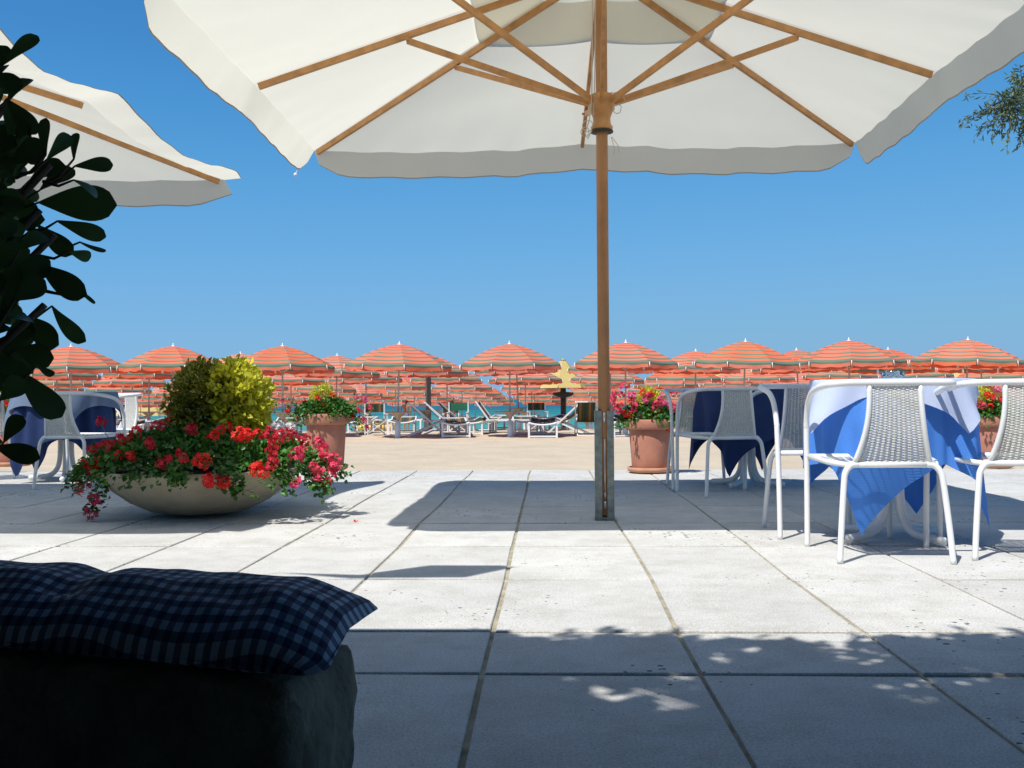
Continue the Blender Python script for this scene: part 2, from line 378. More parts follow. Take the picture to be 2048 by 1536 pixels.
tag(m.build('sea', M['sea']), kind='structure')

def make_paving():
    xs = [-.165+.556*k for k in range(-26, 27)]
    ys = [3.026+.868*k for k in range(1, 8)]+[EDGE]
    ys = [-4.38, -3.51, -2.64, -1.77, -.91, -.04, .83, 1.70, 2.565, 3.026]+ys
    m = MB(); r = random.Random(3)
    def bxx(k, y): return xs[k]+.016*mnoise.noise(Vector((k*3.1, y*.9, 0)))
    for i in range(len(xs)-1):
        for j in range(len(ys)-1):
            gx0 = .0045+.0045*r.random(); gx1 = .0045+.0045*r.random(); gy = .0100+.002*r.random(); s = r.uniform(-.003, .003)
            z = r.uniform(-.0012, .0012); tx = r.uniform(-.001, .001); ty = r.uniform(-.001, .001)
            y0 = ys[j]+gy+s; y1 = ys[j+1]-gy+r.uniform(-.003, .003)
            c = [(bxx(i, ys[j])+gx0, y0), (bxx(i+1, ys[j])-gx1, y0+r.uniform(-.003, .003)), (bxx(i+1, ys[j+1])-gx1, y1), (bxx(i, ys[j+1])+gx0, y1)]
            vs = []
            for q, (ins, dz) in enumerate(((0, -.03), (0, -.003), (.003, 0))):
                for kx, (x, y) in enumerate(c):
                    sx = 1 if kx in (0, 3) else -1; sy = 1 if kx in (0, 1) else -1
                    vs.append((x+sx*ins, y+sy*ins, z+dz+tx*sx+ty*sy))
            fs = [(8, 9, 10, 11)]
            for q in (0, 1):
                for k in range(4): fs.append((q*4+k, q*4+(k+1) % 4, q*4+4+(k+1) % 4, q*4+4+k))
            m.add(vs, fs)
    o = m.build('patio_paving', M['slab'], smooth=False); tag(o, kind='structure')
    m = MB()
    m.sheet(lambda u, v: (-15+30*u, -4.5+(EDGE+4.49)*v, -.007+.003*mnoise.noise(Vector((u*90, v*60, 0)))), 200, 120)
    m.add([(-15, EDGE-.01, -.3), (15, EDGE-.01, -.3), (15, EDGE-.01, -.008), (-15, EDGE-.01, -.008)], [(0, 1, 2, 3)])
    tag(m.build('paving_joints', M['joint']), kind='structure')
make_paving()

# ------------------------------------------------------------------ big patio umbrellas
def patio_umbrella(cx, cy, label, a=1.98, b=1.52, eave=2.565, apex=3.24, flare=None, base=True, polex=None, tipoff=None, toggle=None, cut=.035):
    px = cx if polex is None else polex
    t = wempty('patio_umbrella', (px, cy, 0), label, 'umbrella', 'cream patio umbrellas')
    C = Vector((cx, cy, 0)); flare = flare or {}
    dirs = [(1, 0), (1, 1), (0, 1), (-1, 1), (-1, 0), (-1, -1), (0, -1), (1, -1)]
    tips = [Vector((cx+dx*a, cy+dy*b, eave-(.02 if dx and dy else 0))) for dx, dy in dirs]
    for k_, o_ in (tipoff or {}).items(): tips[k_] += Vector(o_)
    top = Vector((px, cy, apex))
    def surf(k, s, r, lift=0, sag=1):   # panel k, s across, r from apex
        A = top.lerp(tips[k], r); B = top.lerp(tips[(k+1) % 8], r); p = A.lerp(B, s)
        g = 4*s*(1-s)
        # cloth sags a little between ribs and along them; the hem bows inwards
        p.z += lift-sag*(.045*g*r*r)-sag*.03*g*math.sin(math.pi*r)
        mid = tips[k].lerp(tips[(k+1) % 8], .5)-C; mid.z = 0; mid.normalize()
        p -= mid*(.045*g*r*r*r)
        p.z += .007*math.sin(s*34+k)*math.exp(-(1-r)/.10)*(.3+g)*(.4+.6*mnoise.noise(Vector((k*3+s*6, 2, cx)))**2*4)
        p.z += .012*mnoise.noise(Vector((k*7+s*3, r*5, cx)))*r*g
        return p
    m = MB()
    for k in range(8): m.sheet(lambda u, v: surf(k, u, .17+.83*v), 24, 18)
    m.build('canopy', M['canvas'], t)
    m = MB()
    for k in range(8): m.sheet(lambda u, v: surf(k, u, .01+.36*v, .055-.03*v, .6)+Vector((0, 0, -.03*math.sin(math.pi*u)*v)), 8, 8)
    m.build('vent_cap', M['canvas'], t)
    # valances: one per side, in two runs, open at the corners
    sides = {'right': (7, 0), 'far': (1, 2), 'left': (3, 4), 'near': (5, 6)}
    outw = {'right': (1, 0), 'far': (0, 1), 'left': (-1, 0), 'near': (0, -1)}
    for nm, ks in sides.items():
        o2 = Vector((*outw[nm], 0)); fl = flare.get(nm, .1)
        mv = MB()
        def vs(u, v):
            kk = ks[0] if u < .5 else ks[1]; s = (u*2) % 1 if u < 1 else 1.0
            if u == .5: s = 0.0; kk = ks[1]
            p = surf(kk, s, 1.0)
            end = min(u, 1-u)
            tl = 1-math.exp(-(end/.03))                       # corner cut
            h = .188*(.55+.45*min(1, end/.05))
            fold = (.007*math.sin(u*13+cx)+.002*math.sin(u*37+1))*v
            ang = fl*(.55+.45*math.sin(math.pi*min(1, end*2.2))) if fl < 1.5 else fl*(1-.17*math.sin(math.pi*((u*2) % 1))**2)
            q = p+Vector((0, 0, -h*v*math.cos(ang)))+o2*(h*v*math.sin(ang)+fold)
            side = Vector((o2.y, -o2.x, 0)); 
            run = (tips[(ks[1]+1) % 8]-tips[ks[0]]).normalized()
            if end < .05: q += run*(1 if u < .5 else -1)*cut*v*(1-end/.05)
            return q
        mv.sheet(lambda u, v: vs(u, v*.955), 48, 6)
        mv.cur = 1; mv.sheet(lambda u, v: vs(u, .955+.045*v), 48, 1)
        mv.build('valance', [M['canvas'], M['hem']], t)
    # ribs, struts
    for k, tp in enumerate(tips):
        m = MB(); A = top+Vector((0, 0, -.045)); B = tp+Vector((0, 0, -.03))
        m.beam(A.lerp(B, .03), A.lerp(B, .985), .024, .036)
        rb = m.build('rib', M['teak'], t, smooth=False)
        m = MB(); J = A.lerp(B, 1.13/math.hypot(tp.x-px, tp.y-cy)); H = Vector((px, cy, 2.41)); d = (J-H); d.z = 0; d.normalize()
        m.beam(H+d*.05, J+Vector((0, 0, -.03)), .022, .034)
        rs = m.build('strut', M['teak'], rb, smooth=False)
        m = MB(); s_ = d.cross(Vector((0, 0, 1))); m.tube([J-s_*.028+Vector((0, 0, -.03)), J+s_*.028+Vector((0, 0, -.03))], .008, 6)
        m.build('pivot_pin', M['teak'], t)
    m = MB(); m.tube([(px, cy, .03), (px, cy, 2.0), (px, cy, apex+.05)], .034, 16); m.build('pole', M['polewood'], t)
    m = MB(); m.lathe([(.036, 2.25), (.062, 2.255), (.064, 2.275), (.052, 2.29), (.05, 2.325), (.062, 2.36), (.075, 2.375), (.078, 2.44), (.066, 2.46), (.036, 2.465)], (px, cy, 0), 20)
    hb = m.build('hub', M['teak'], t)
    m = MB(); m.lathe([(.034, 2.243), (.066, 2.243), (.066, 2.251), (.034, 2.251)], (px, cy, 0), 20); m.build('hub_plate', M['steel_dark'], hb)
    m = MB(); m.lathe([(.0, apex+.09), (.05, apex+.08), (.07, apex+.0), (.08, apex-.05), (.07, apex-.08), (.034, apex-.09)], (px, cy, 0), 16); m.build('top_notch', M['teak'], t)
    # cords and spring rings
    m = MB()
    m.tube([(px-.05, cy-.04, 3.05), (px-.055, cy-.05, 2.7), (px-.06, cy-.06, 2.42), (px-.075, cy-.07, 2.30), (px-.10, cy-.07, 2.22), (px-.085, cy-.07, 2.19), (px-.06, cy-.07, 2.24)], .0035, 5)
    m.tube([(px-.035, cy-.045, 3.05), (px-.04, cy-.055, 2.6), (px-.05, cy-.06, 2.33)], .003, 5)
    for (ox, oz, rr) in ((-.085, 2.27, .03), (-.10, 2.235, .024), (.085, 2.365, .024), (.08, 2.44, .018)):
        m.tube([(px+ox+rr*math.cos(q*.6), cy-.07+.004*q, oz+rr*math.sin(q*.6)) for q in range(12)], .0025, 5)
    m.tube([(px+.05, cy-.06, 2.2), (px+.07, cy-.06, 2.13), (px+.062, cy-.06, 2.10)], .002, 4)
    m.tube([(px+.055, cy-.06, 2.2), (px+.09, cy-.06, 2.15), (px+.095, cy-.06, 2.11)], .002, 4)
    m.tube([(px+.05, cy-.05, 2.46), (px+.12, cy-.06, 2.44), (px+.13, cy-.06, 2.41)], .003, 5)
    m.build('cord', M['rope'], t)
    if toggle:
        q = at_y(*toggle); m = MB(); m.lathe([(0, .014), (.010, .009), (.014, 0), (.010, -.012), (0, -.016)], q, 8); m.tube([q, q+Vector((.012, 0, .03))], .002, 4); m.build('toggle', M['white'], t)
    if base:
        m = MB(); z = .63
        for s in (-1, 1):
            m.box((px+s*.0335, cy-.034, z/2), (.038, .006, z)); m.box((px+s*.052, cy+.0, z/2), (.005, .066, z))
        m.box((px, cy+.036, z/2), (.10, .006, z))
        m.box((px, cy, .012), (.115, .08, .012))
        bb = m.build('base_bracket', M['steel'], t, smooth=False)
        m = MB(); m.box((px, cy-.029, z/2), (.026, .004, z-.004)); m.build('bracket_slot', M['steel_dark'], bb, smooth=False)
        m = MB(); m.tube([(px+.002, cy-.034, .07), (px+.002, cy-.034, .47)], .0042, 6); m.tube([(px+.002, cy-.035, .07), (px+.002, cy-.035, .11)], .008, 6); m.tube([(px+.002, cy-.035, .13), (px+.002, cy-.035, .16)], .007, 6)
        m.tube([(px, cy-.033, .56), (px, cy-.033, .62)], .008, 6)
        m.build('locking_rod', M['bright_steel'], bb)
    return t
pb = at_z(1210, 1041)
patio_umbrella(pb.x-.06, pb.y+.03, 'large cream canvas umbrella on teak pole in grey steel bracket, filling the top', polex=pb.x, toggle=(591, 349, 7.17), flare={'left': .7, 'right': .35, 'far': .12, 'near': 1.25})
patio_umbrella(-4.56, 5.66, 'second cream canvas umbrella at top left, right valance blown outwards', a=1.90, b=1.52, eave=2.44, apex=3.08, flare={'right': 1.8, 'far': .35, 'left': .3, 'near': .3}, cut=-.05, tipoff={1: (.27, .12, -.08)})

# ------------------------------------------------------------------ chairs
def smooth_path(pts, n=6):
    pts = [Vector(p) for p in pts]; o = []
    P = [pts[0]]+pts+[pts[-1]]
    for i in range(1, len(P)-2):
        for k in range(n):
            t = k/n; a, b, c, d = P[i-1], P[i], P[i+1], P[i+2]
            o.append(.5*((2*b)+(-a+c)*t+(2*a-5*b+4*c-d)*t*t+(-a+3*b-3*c+d)*t*t*t))
    o.append(pts[-1]); return o
def make_chair():
    t = empty('cafe_chair')
    m = MB()
    half = [(0, -.265, .762), (.12, -.264, .762), (.235, -.255, .761), (.283, -.225, .758), (.303, -.16, .752), (.310, -.06, .742), (.312, .05, .722), (.313, .13, .678), (.312, .17, .61), (.311, .185, .56)]
    full = [(-x, y, z) for x, y, z in reversed(half[1:])]+half
    m.tube(smooth_path(full, 5), .0148, 10); m.build('arm_rail', M['white'], t)
    for s in (-1, 1):
        m = MB(); m.tube(smooth_path([(s*.311, .184, .57), (s*.309, .192, .45), (s*.307, .20, .3), (s*.306, .206, .15), (s*.306, .21, .0)], 5), .0145, 10)
        m.build('leg', M['white'], t)
        m = MB(); m.tube(smooth_path([(s*.16, -.215, .415), (s*.195, -.218, .41), (s*.222, -.225, .38), (s*.232, -.232, .33), (s*.25, -.25, .15), (s*.262, -.262, 0)], 5), .0145, 10)
        m.build('leg', M['white'], t)
        m = MB(); m.tube([(s*.205, -.215, .412), (s*.262, -.05, .415), (s*.300, .185, .425)], .012, 8); m.build('side_rail', M['white'], t)
    m = MB(); m.tube([(-.20, -.215, .415), (.20, -.215, .415)], .0145, 10); m.build('seat_rail', M['white'], t); m = MB(); m.tube([(-.302, .185, .425), (.302, .185, .425)], .013, 8)
    m.build('seat_rail', M['white'], t)
    # woven back: uprights with strands woven round them
    def wd(v): return .118+.062*v**2.2           # half width, v=0 top, 1 seat
    def pos(u, v):
        z = .758-.345*v; y = -.262-.018*math.sin(v*math.pi)+.052*v*v+.0
        return Vector((u*wd(v), y, z))
    for s in (-1, 1):
        m = MB(); m.tube([pos(s, v/10) for v in range(11)], .0125, 8); m.build('back_upright', M['white'], t)
    m = MB(); nr = 12
    for i in range(1, nr):
        u = -1+2*i/nr; m.tube([pos(u, v/8) for v in range(9)], .0034, 5, caps=False)
    rows = 62
    for k in range(rows):
        v = (k+.5)/rows; vs = []; n = nr*3
        for i in range(n+1):
            u = -1+2*i/n; ph = math.cos(math.pi*(i/3.0)+(math.pi if k % 2 else 0))
            p = pos(u*.99, v); p.y += .006*ph
            vs.append(p+Vector((0, 0, .0024))); vs.append(p-Vector((0, 0, .0024)))
        m.add(vs, [(2*i, 2*i+1, 2*i+3, 2*i+2) for i in range(n)])
    m.build('woven_back', M['wicker'], t)
    m = MB(); rows = 56
    for k in range(rows):
        v = (k+.5)/rows; y = -.205+.37*v; hw = .20+.082*v
        def q(u): return Vector((u*hw, y, .413+.014*v-.022*(1-u*u)*math.sin(math.pi*v)))
        vs = []
        for i in range(9):
            u = -1+i/4; p = q(u); vs += [p+Vector((0, .0025, .003)), p-Vector((0, .0025, -.003))]
        m.add(vs, [(2*i, 2*i+1, 2*i+3, 2*i+2) for i in range(8)])
    for i in range(1, 12):
        u = -1+i/6; m.tube([(u*(.20+.082*v), -.205+.37*v, .413+.014*v-.022*(1-u*u)*math.sin(math.pi*v)) for v in (0, .25, .5, .75, 1)], .004, 5, caps=False)
    m.build('woven_seat', M['white'], t)
    return t
CH = make_chair(); first = [True]
def put_chair(x, y, rz, label):
    o = CH if first[0] else copy_tree(CH); first[0] = False
    o.location = (x, y, 0); o.rotation_euler = (0, 0, rz); o.scale = (.885, 1, 1); tag(o, label, 'chair', 'white woven patio chairs'); return o
def chair_rl(px, rz, label):
    A = at_z(*px); rz = R(rz); c = A-Matrix.Rotation(rz, 3, 'Z') @ Vector((-.232, -.262, 0)); return put_chair(c.x, c.y, rz, label)
def chair_from_rear(pl, pr, label, flip=False):
    A = at_z(*pl); B = at_z(*pr)
    if flip: A, B = B, A
    mid = (A+B)/2; d = (B-A); rz = math.atan2(d.y, d.x)
    f = Vector((-math.sin(rz), math.cos(rz), 0)); c = mid+f*.262
    return put_chair(c.x, c.y, rz, label)
chair_rl((1680, 1127), -3, 'white woven armchair with its back to us, left one at the nearer blue table')
chair_rl((1950, 1121), -9, 'white woven armchair cut off by the right edge of the photo')
chair_from_rear((1527, 1054), (1701, 1053), 'white woven armchair facing us on the far left side of the nearer blue table', flip=True)
chair_from_rear((1400, 996), (1549, 992), 'shaded woven armchair with its back to us at the farther dark blue table')
chair_from_rear((1333, 970), (1450, 969), 'shaded woven armchair facing us beside the terracotta pot', flip=True)
chair_from_rear((59, 979), (178, 981), 'shaded white armchair with its back to us at the left table')
chair_from_rear((-70, 965), (30, 957), 'white armchair cut off by the left edge of the photo', flip=False)
p = at_z(235, 955); put_chair(p.x-.28, p.y+.35, R(140), 'white armchair on the far right side of the left table, seen past the cloth')

# ------------------------------------------------------------------ tables and cloths
def make_table():
    t = empty('pedestal_table')
    m = MB(); m.lathe([(0, .775), (.345, .775), (.35, .765), (.345, .75), (0, .75)], n=40); m.build('tabletop', M['white'], t)
    for k in range(4):
        a = R(20+90*k); d = Vector((math.cos(a), math.sin(a), 0)); m = MB()
        m.tube(smooth_path([d*.045+Vector((0, 0, .75)), d*.045+Vector((0, 0, .4)), d*.05+Vector((0, 0, .2)), d*.075+Vector((0, 0, .10)), d*.14+Vector((0, 0, .045)), d*.30+Vector((0, 0, .028))], 5), .021, 10)
        m.build('leg', M['white'], t)
    return t
def cloth(center, z, rt, half, rot, seed, flap=.10, wave=.03, drop_front=0):
    c = Vector(center); m = MB(); uv = []; nphi = 128; nt_ = 8; nh = 16
    r = random.Random(seed); ph = [r.uniform(0, 6.28) for _ in range(6)]
    for j in range(nt_+nh+1):
        for i in range(nphi+1):
            a = 2*math.pi*i/nphi; q = (a-rot); rc = half/max(abs(math.cos(q)), abs(math.sin(q)))
            if j <= nt_: rr = rt*j/nt_; p = Vector((rr*math.cos(a), rr*math.sin(a), z)); ur = rr
            else:
                s = (j-nt_)/nh; hang = max(.01, rc-rt)*s; ur = rt+hang
                corner = abs(math.sin(2*q))**3
                wv = wave*(math.sin(6*a+ph[0])+.7*math.sin(11*a+ph[1])+.4*math.sin(17*a+ph[2]))
                sw = min(1, hang/.2)
                off = .008+ sw*(wv+.02)+flap*corner*hang*.8
                rr = rt+off
                aa = a+ sw*.10*math.sin(4*a+ph[3])
                p = Vector((rr*math.cos(aa), rr*math.sin(aa), z-hang*.98+.006*math.sin(9*a)*sw)); 
                if hang < .02: p.z = z-hang*.5
            m.v.append(tuple(c+p)); uv.append((ur*math.cos(q), ur*math.sin(q)))
    for j in range(nt_+nh):
        for i in range(nphi):
            a = j*(nphi+1)+i; m.f.append((a, a+1, a+nphi+2, a+nphi+1)); m.mi.append(0)
    return m, uv
T0 = make_table()
def put_table(x, y, rz, label, first=False):
    o = T0 if first else copy_tree(T0); o.location = (x, y, 0); o.rotation_euler = (0, 0, rz); tag(o, label, 'table', 'white pedestal tables under blue cloths'); return o
tp = at_z(1785, 1080); T1 = Vector((tp.x, tp.y, 0))
put_table(T1.x, T1.y, R(10), 'white pedestal table with curved tube feet under bright blue cloth', True)
m, uv = cloth(T1, .781, .36, .76, R(14), 1, flap=.12, wave=.028)
tag(m.build('tablecloth', M['bluecloth'], origin=T1, uv=uv), 'bright blue dotted tablecloth hanging in points behind the nearest white chair', 'tablecloth')
m, uv = cloth(T1, .786, .375, .455, R(-22), 2, flap=.40, wave=.022)
tag(m.build('table_topper', M['palecloth'], origin=T1, uv=uv), 'pale blue white cloth laid over the bright blue tablecloth', 'tablecloth')
tp = at_z(1500, 975); T2 = Vector((tp.x, tp.y+.1, 0))
put_table(T2.x, T2.y, R(35), 'white pedestal table hidden under the dark navy cloth at centre right')
m, uv = cloth(T2, .781, .37, .76, R(22), 5, flap=.1, wave=.025)
tag(m.build('tablecloth', M['darkcloth'], origin=T2, uv=uv), 'dark navy tablecloth in shade behind the middle woven chairs', 'tablecloth')
tp = at_z(132, 960); T3 = Vector((tp.x, tp.y, 0))
put_table(T3.x, T3.y, R(0), 'white pedestal table under blue cloth at the far left')
m, uv = cloth(T3, .781, .38, .80, R(15), 9, flap=.1, wave=.03)
tag(m.build('tablecloth', M['darkcloth'], origin=T3, uv=uv), 'deep blue tablecloth on the left table behind the flower bowl', 'tablecloth')
m, uv = cloth(T3, .786, .42, .55, R(-20), 4, flap=.2, wave=.02)
tag(m.build('table_topper', M['greycloth'], origin=T3, uv=uv), 'grey blue overlay cloth with hanging corner on the left table', 'tablecloth')
# ashtray
ap = Vector((at_y(1786, 770, T1.y-.1).x, T1.y-.1, .789))
m = MB(); prof = [(0, .0), (.045, .0), (.052, .006), (.058, .028), (.06, .036), (.052, .036), (.045, .012), (0, .01)]
m.lathe(prof, ap, 16); tag(m.build('ashtray', M['glass'], origin=ap), 'clear cut glass ashtray standing on the nearer table', 'ashtray')

# ------------------------------------------------------------------ plants
def ellip_leaves(m, c, rad, n, L, W, zmin=-1, droop=.2, shell=.55, r=rnd):
    c = Vector(c)
    for _ in range(n):
        while 1:
            d = Vector((r.gauss(0, 1), r.gauss(0, 1), r.gauss(0, 1)))
            if d.length > .1: d.normalize()
            if d.z > zmin: break
        k = r.uniform(shell, 1)**.5*(1+.10*mnoise.noise(d*3+c)+.04*r.gauss(0, 1))
        p = c+Vector((d.x*rad[0]*k, d.y*rad[1]*k, d.z*rad[2]*k))
        dd = d+Vector((r.gauss(0, .6), r.gauss(0, .6), r.gauss(0, .6)-droop)); nn = d+Vector((r.gauss(0, .5), r.gauss(0, .5), r.gauss(0, .5)+.4))
        s = r.uniform(.65, 1.25)
        m.leaf(p, dd, nn, L*s, W*s)
def bloom_mesh(rad, n, matl, name, seed):
    r = random.Random(seed); m = MB()
    for _ in range(n):
        d = Vector((r.gauss(0, 1), r.gauss(0, 1), r.gauss(0, 1)+.35)).normalized(); p = d*rad*r.uniform(.55, 1)
        x = d.orthogonal().normalized(); x = Matrix.Rotation(r.uniform(0, 6.28), 3, d) @ x; y = d.cross(x); s = rad*r.uniform(.28, .42)
        d2 = (d+Vector((r.gauss(0, .4), r.gauss(0, .4), r.gauss(0, .4)))).normalized(); x = d2.orthogonal().normalized(); y = d2.cross(x)
        for q in range(5):
            a = q*1.2566; e = x*math.cos(a)+y*math.sin(a); f = x*math.cos(a+.55)+y*math.sin(a+.55); g = x*math.cos(a-.55)+y*math.sin(a-.55)
            m.add([p, p+g*s*.7+d2*s*.15, p+e*s*1.15, p+f*s*.7+d2*s*.15], [(0, 1, 2, 3)])
    o = m.build(name, matl, smooth=False); me = o.data; bpy.data.objects.remove(o); return me
BL = {k: [bloom_mesh(.034, 26, M[k], 'flower_head', i*7+1) for i in range(3)] for k in ('red', 'crimson', 'pink', 'magenta', 'whitepetal')}
def bloom(parent, p, kind, s=1.0):
    o = bpy.data.objects.new('flower_head', rnd.choice(BL[kind])); col.objects.link(o); o.parent = parent
    o.location = Vector(p)-parent.location; o.scale = (s*rnd.uniform(.9, 1.2), s, s*rnd.uniform(.85, 1.1)); o.rotation_euler = (rnd.uniform(-.3, .3), rnd.uniform(-.3, .3), rnd.uniform(0, 6))

# shallow flower bowl
BC = at_y(402, 1036, 6.12); BC.z = 0
m = MB(); Rb = .63
prof = [(0, .008), (.20, .010), (.30, .03), (.42, .088), (.52, .165), (.58, .232), (Rb-.008, .275), (Rb, .282), (Rb-.012, .288), (Rb-.035, .28), (Rb-.05, .25), (.4, .2), (0, .2)]
m.lathe(prof, BC, 64); bowl = wempty('flower_bowl', BC, 'wide shallow stone bowl planted with red geraniums and golden shrub', 'planter')
m.build('bowl', M['bowl'], bowl)
m = MB(); m.lathe([(0, .262), (.35, .265), (Rb-.045, .255)], BC, 32); m.build('soil', M['soil'], bowl)
SC = BC+Vector((.075, .12, .665))
for (nm, dx, matl, L_, W_, lab, dens) in (('golden_shrub', -.125, M['shaded_yleaf'], .034, .019, 'left half of the rounded shrub in the stone bowl, shade put into olive green leaves', 1.25), ('golden_shrub', .125, M['yleaf'], .048, .029, 'right half of the rounded shrub in the stone bowl, sunlight put into bright yellow leaves', .8)):  # lit and shaded halves of the shrub painted by two leaf colours
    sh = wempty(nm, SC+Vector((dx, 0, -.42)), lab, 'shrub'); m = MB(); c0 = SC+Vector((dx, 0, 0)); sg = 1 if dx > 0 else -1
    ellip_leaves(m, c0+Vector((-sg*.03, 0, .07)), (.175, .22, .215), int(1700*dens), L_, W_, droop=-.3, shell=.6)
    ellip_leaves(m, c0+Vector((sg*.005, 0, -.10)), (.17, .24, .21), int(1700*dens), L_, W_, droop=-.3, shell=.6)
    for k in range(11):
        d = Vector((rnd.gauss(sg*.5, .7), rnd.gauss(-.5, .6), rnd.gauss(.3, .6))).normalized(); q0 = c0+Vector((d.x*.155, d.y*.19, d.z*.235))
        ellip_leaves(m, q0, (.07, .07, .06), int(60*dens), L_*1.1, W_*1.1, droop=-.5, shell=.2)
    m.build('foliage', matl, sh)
    for k in range(4):
        a = k*1.6; m = MB(); m.tube([c0+Vector((.02*math.cos(a), .02*math.sin(a), -.42)), c0+Vector((.07*math.cos(a), .07*math.sin(a), -.15)), c0+Vector((.12*math.cos(a), .12*math.sin(a), .1))], [.012, .008, .004], 6); m.build('stem', M['bark'], sh)
ge = wempty('geranium', BC+Vector((0, 0, .24)), 'red and crimson geraniums spilling over the rim of the stone bowl', 'flowers')
m = MB()
ellip_leaves(m, BC+Vector((0, 0, .335)), (.65, .57, .20), 5600, .034, .034, zmin=-.04, droop=.1, shell=.45)
for k in range(70):   # trailing shoots over the rim
    a = rnd.uniform(0, 6.28); 
    r0 = Rb*rnd.uniform(.85, 1.03); b = BC+Vector((r0*math.cos(a), r0*math.sin(a), .27)); 
    Ls = rnd.uniform(.02, .085)*(1+.9*max(0, math.cos(a))**2+.35*abs(math.cos(a)))
    for q in range(int(16+Ls*120)):
        s = rnd.random(); p = b+Vector((math.cos(a)*.13*s, math.sin(a)*.13*s, .05-Ls*1.4*s*s))+Vector((rnd.gauss(0, .025), rnd.gauss(0, .025), rnd.gauss(0, .02)))
        m.leaf(p, (math.cos(a)+rnd.gauss(0, .5), math.sin(a)+rnd.gauss(0, .5), rnd.gauss(-.2, .5)), (math.cos(a)*.6+rnd.gauss(0, .3), math.sin(a)*.6+rnd.gauss(0, .3), .8), rnd.uniform(.022, .042), rnd.uniform(.022, .038))
# long trailers: left one and right side
for (x0, y0, x1, y1, yy, n) in ((215, 940, 178, 1035, 5.75, 70), (200, 925, 180, 960, 5.9, 40), (600, 930, 655, 985, 5.85, 160), (610, 900, 690, 950, 6.0, 160), (225, 910, 175, 930, 6.0, 90), (460, 930, 470, 985, 5.52, 90), (340, 925, 365, 968, 5.5, 110)):
    A = at_y(x0, y0, yy); B = at_y(x1, y1, yy-.03)
    m.tube([A, A.lerp(B, .5)+Vector((-.01, 0, .015)), B], .002, 4)
    for q in range(n):
        p = A.lerp(B, rnd.random())+Vector((rnd.gauss(0, .03), rnd.gauss(0, .03), rnd.gauss(0, .02)))
        m.leaf(p, (rnd.gauss(0, 1), rnd.gauss(0, 1), rnd.gauss(-.2, .6)), (rnd.gauss(0, .4), -.6, .8), rnd.uniform(.022, .04), rnd.uniform(.022, .036))
m.build('foliage', M['leaf'], ge)
fl = [(345, 836, 'red', 6.1), (440, 862, 'red', 5.7), (455, 855, 'red', 5.8), (425, 872, 'red', 5.65), (495, 870, 'red', 5.75), (515, 868, 'red', 5.8), (272, 866, 'red', 5.8), (262, 914, 'red', 5.6), (238, 912, 'red', 5.65), (215, 890, 'crimson', 5.7), (190, 897, 'crimson', 5.8), (172, 930, 'red', 5.8), (196, 925, 'red', 5.75), (186, 940, 'red', 5.75), (362, 914, 'crimson', 5.45), (405, 924, 'red', 5.42), (395, 920, 'red', 5.42), (416, 962, 'red', 5.42), (450, 968, 'red', 5.45), (432, 966, 'red', 5.45),
      (543, 905, 'crimson', 5.5), (548, 920, 'crimson', 5.5), (540, 932, 'crimson', 5.5), (552, 890, 'crimson', 5.55), (525, 946, 'red', 5.5), (512, 940, 'red', 5.5), (575, 868, 'crimson', 5.8), (590, 875, 'crimson', 5.85), (560, 872, 'crimson', 5.7), (602, 903, 'pink', 5.8), (593, 912, 'pink', 5.75), (645, 905, 'pink', 5.9), (655, 918, 'pink', 5.9), (628, 935, 'pink', 5.8), (640, 950, 'pink', 5.8), (668, 935, 'pink', 5.9), (663, 950, 'pink', 5.9), (655, 968, 'pink', 5.85), (593, 966, 'pink', 5.6), (187, 998, 'pink', 5.72), (180, 1028, 'pink', 5.72), (165, 977, 'pink', 5.8), (192, 1003, 'pink', 5.7), (640, 888, 'pink', 5.95), (610, 882, 'crimson', 5.9), (202, 845, 'crimson', 6.0), (322, 852, 'crimson', 5.85), (384, 860, 'crimson', 5.8), (300, 888, 'crimson', 5.6), (535, 870, 'crimson', 5.75), (558, 852, 'whitepetal', 6.2), (540, 858, 'whitepetal', 6.2), (580, 855, 'whitepetal', 6.3), (310, 853, 'red', 5.9), (480, 872, 'red', 5.7), (672, 920, 'pink', 6.0), (630, 960, 'whitepetal', 5.85), (245, 880, 'crimson', 5.7), (330, 925, 'crimson', 5.45)]
for (x, y, k, yy) in fl: bloom(ge, at_y(x, y, yy), k, rnd.uniform(.95, 1.35))
m = MB(); m.tube([BC+Vector((-.45, 0, .35)), at_y(212, 870, 6.0), at_y(202, 846, 6.0)], .002, 4)
m.build('stem', M['stem'], ge)
pt = at_z(709, 1043, .004); m = MB()
for q in range(6): m.leaf(pt+Vector((rnd.uniform(-.012, .012), rnd.uniform(-.02, .02), 0)), (rnd.gauss(0, 1), rnd.gauss(0, 1), .3), (0, 0, 1), .018, .012)
tag(m.build('fallen_blossom', M['red'], origin=pt), 'small red blossom lying alone on the paving right of the stone bowl', 'flower')

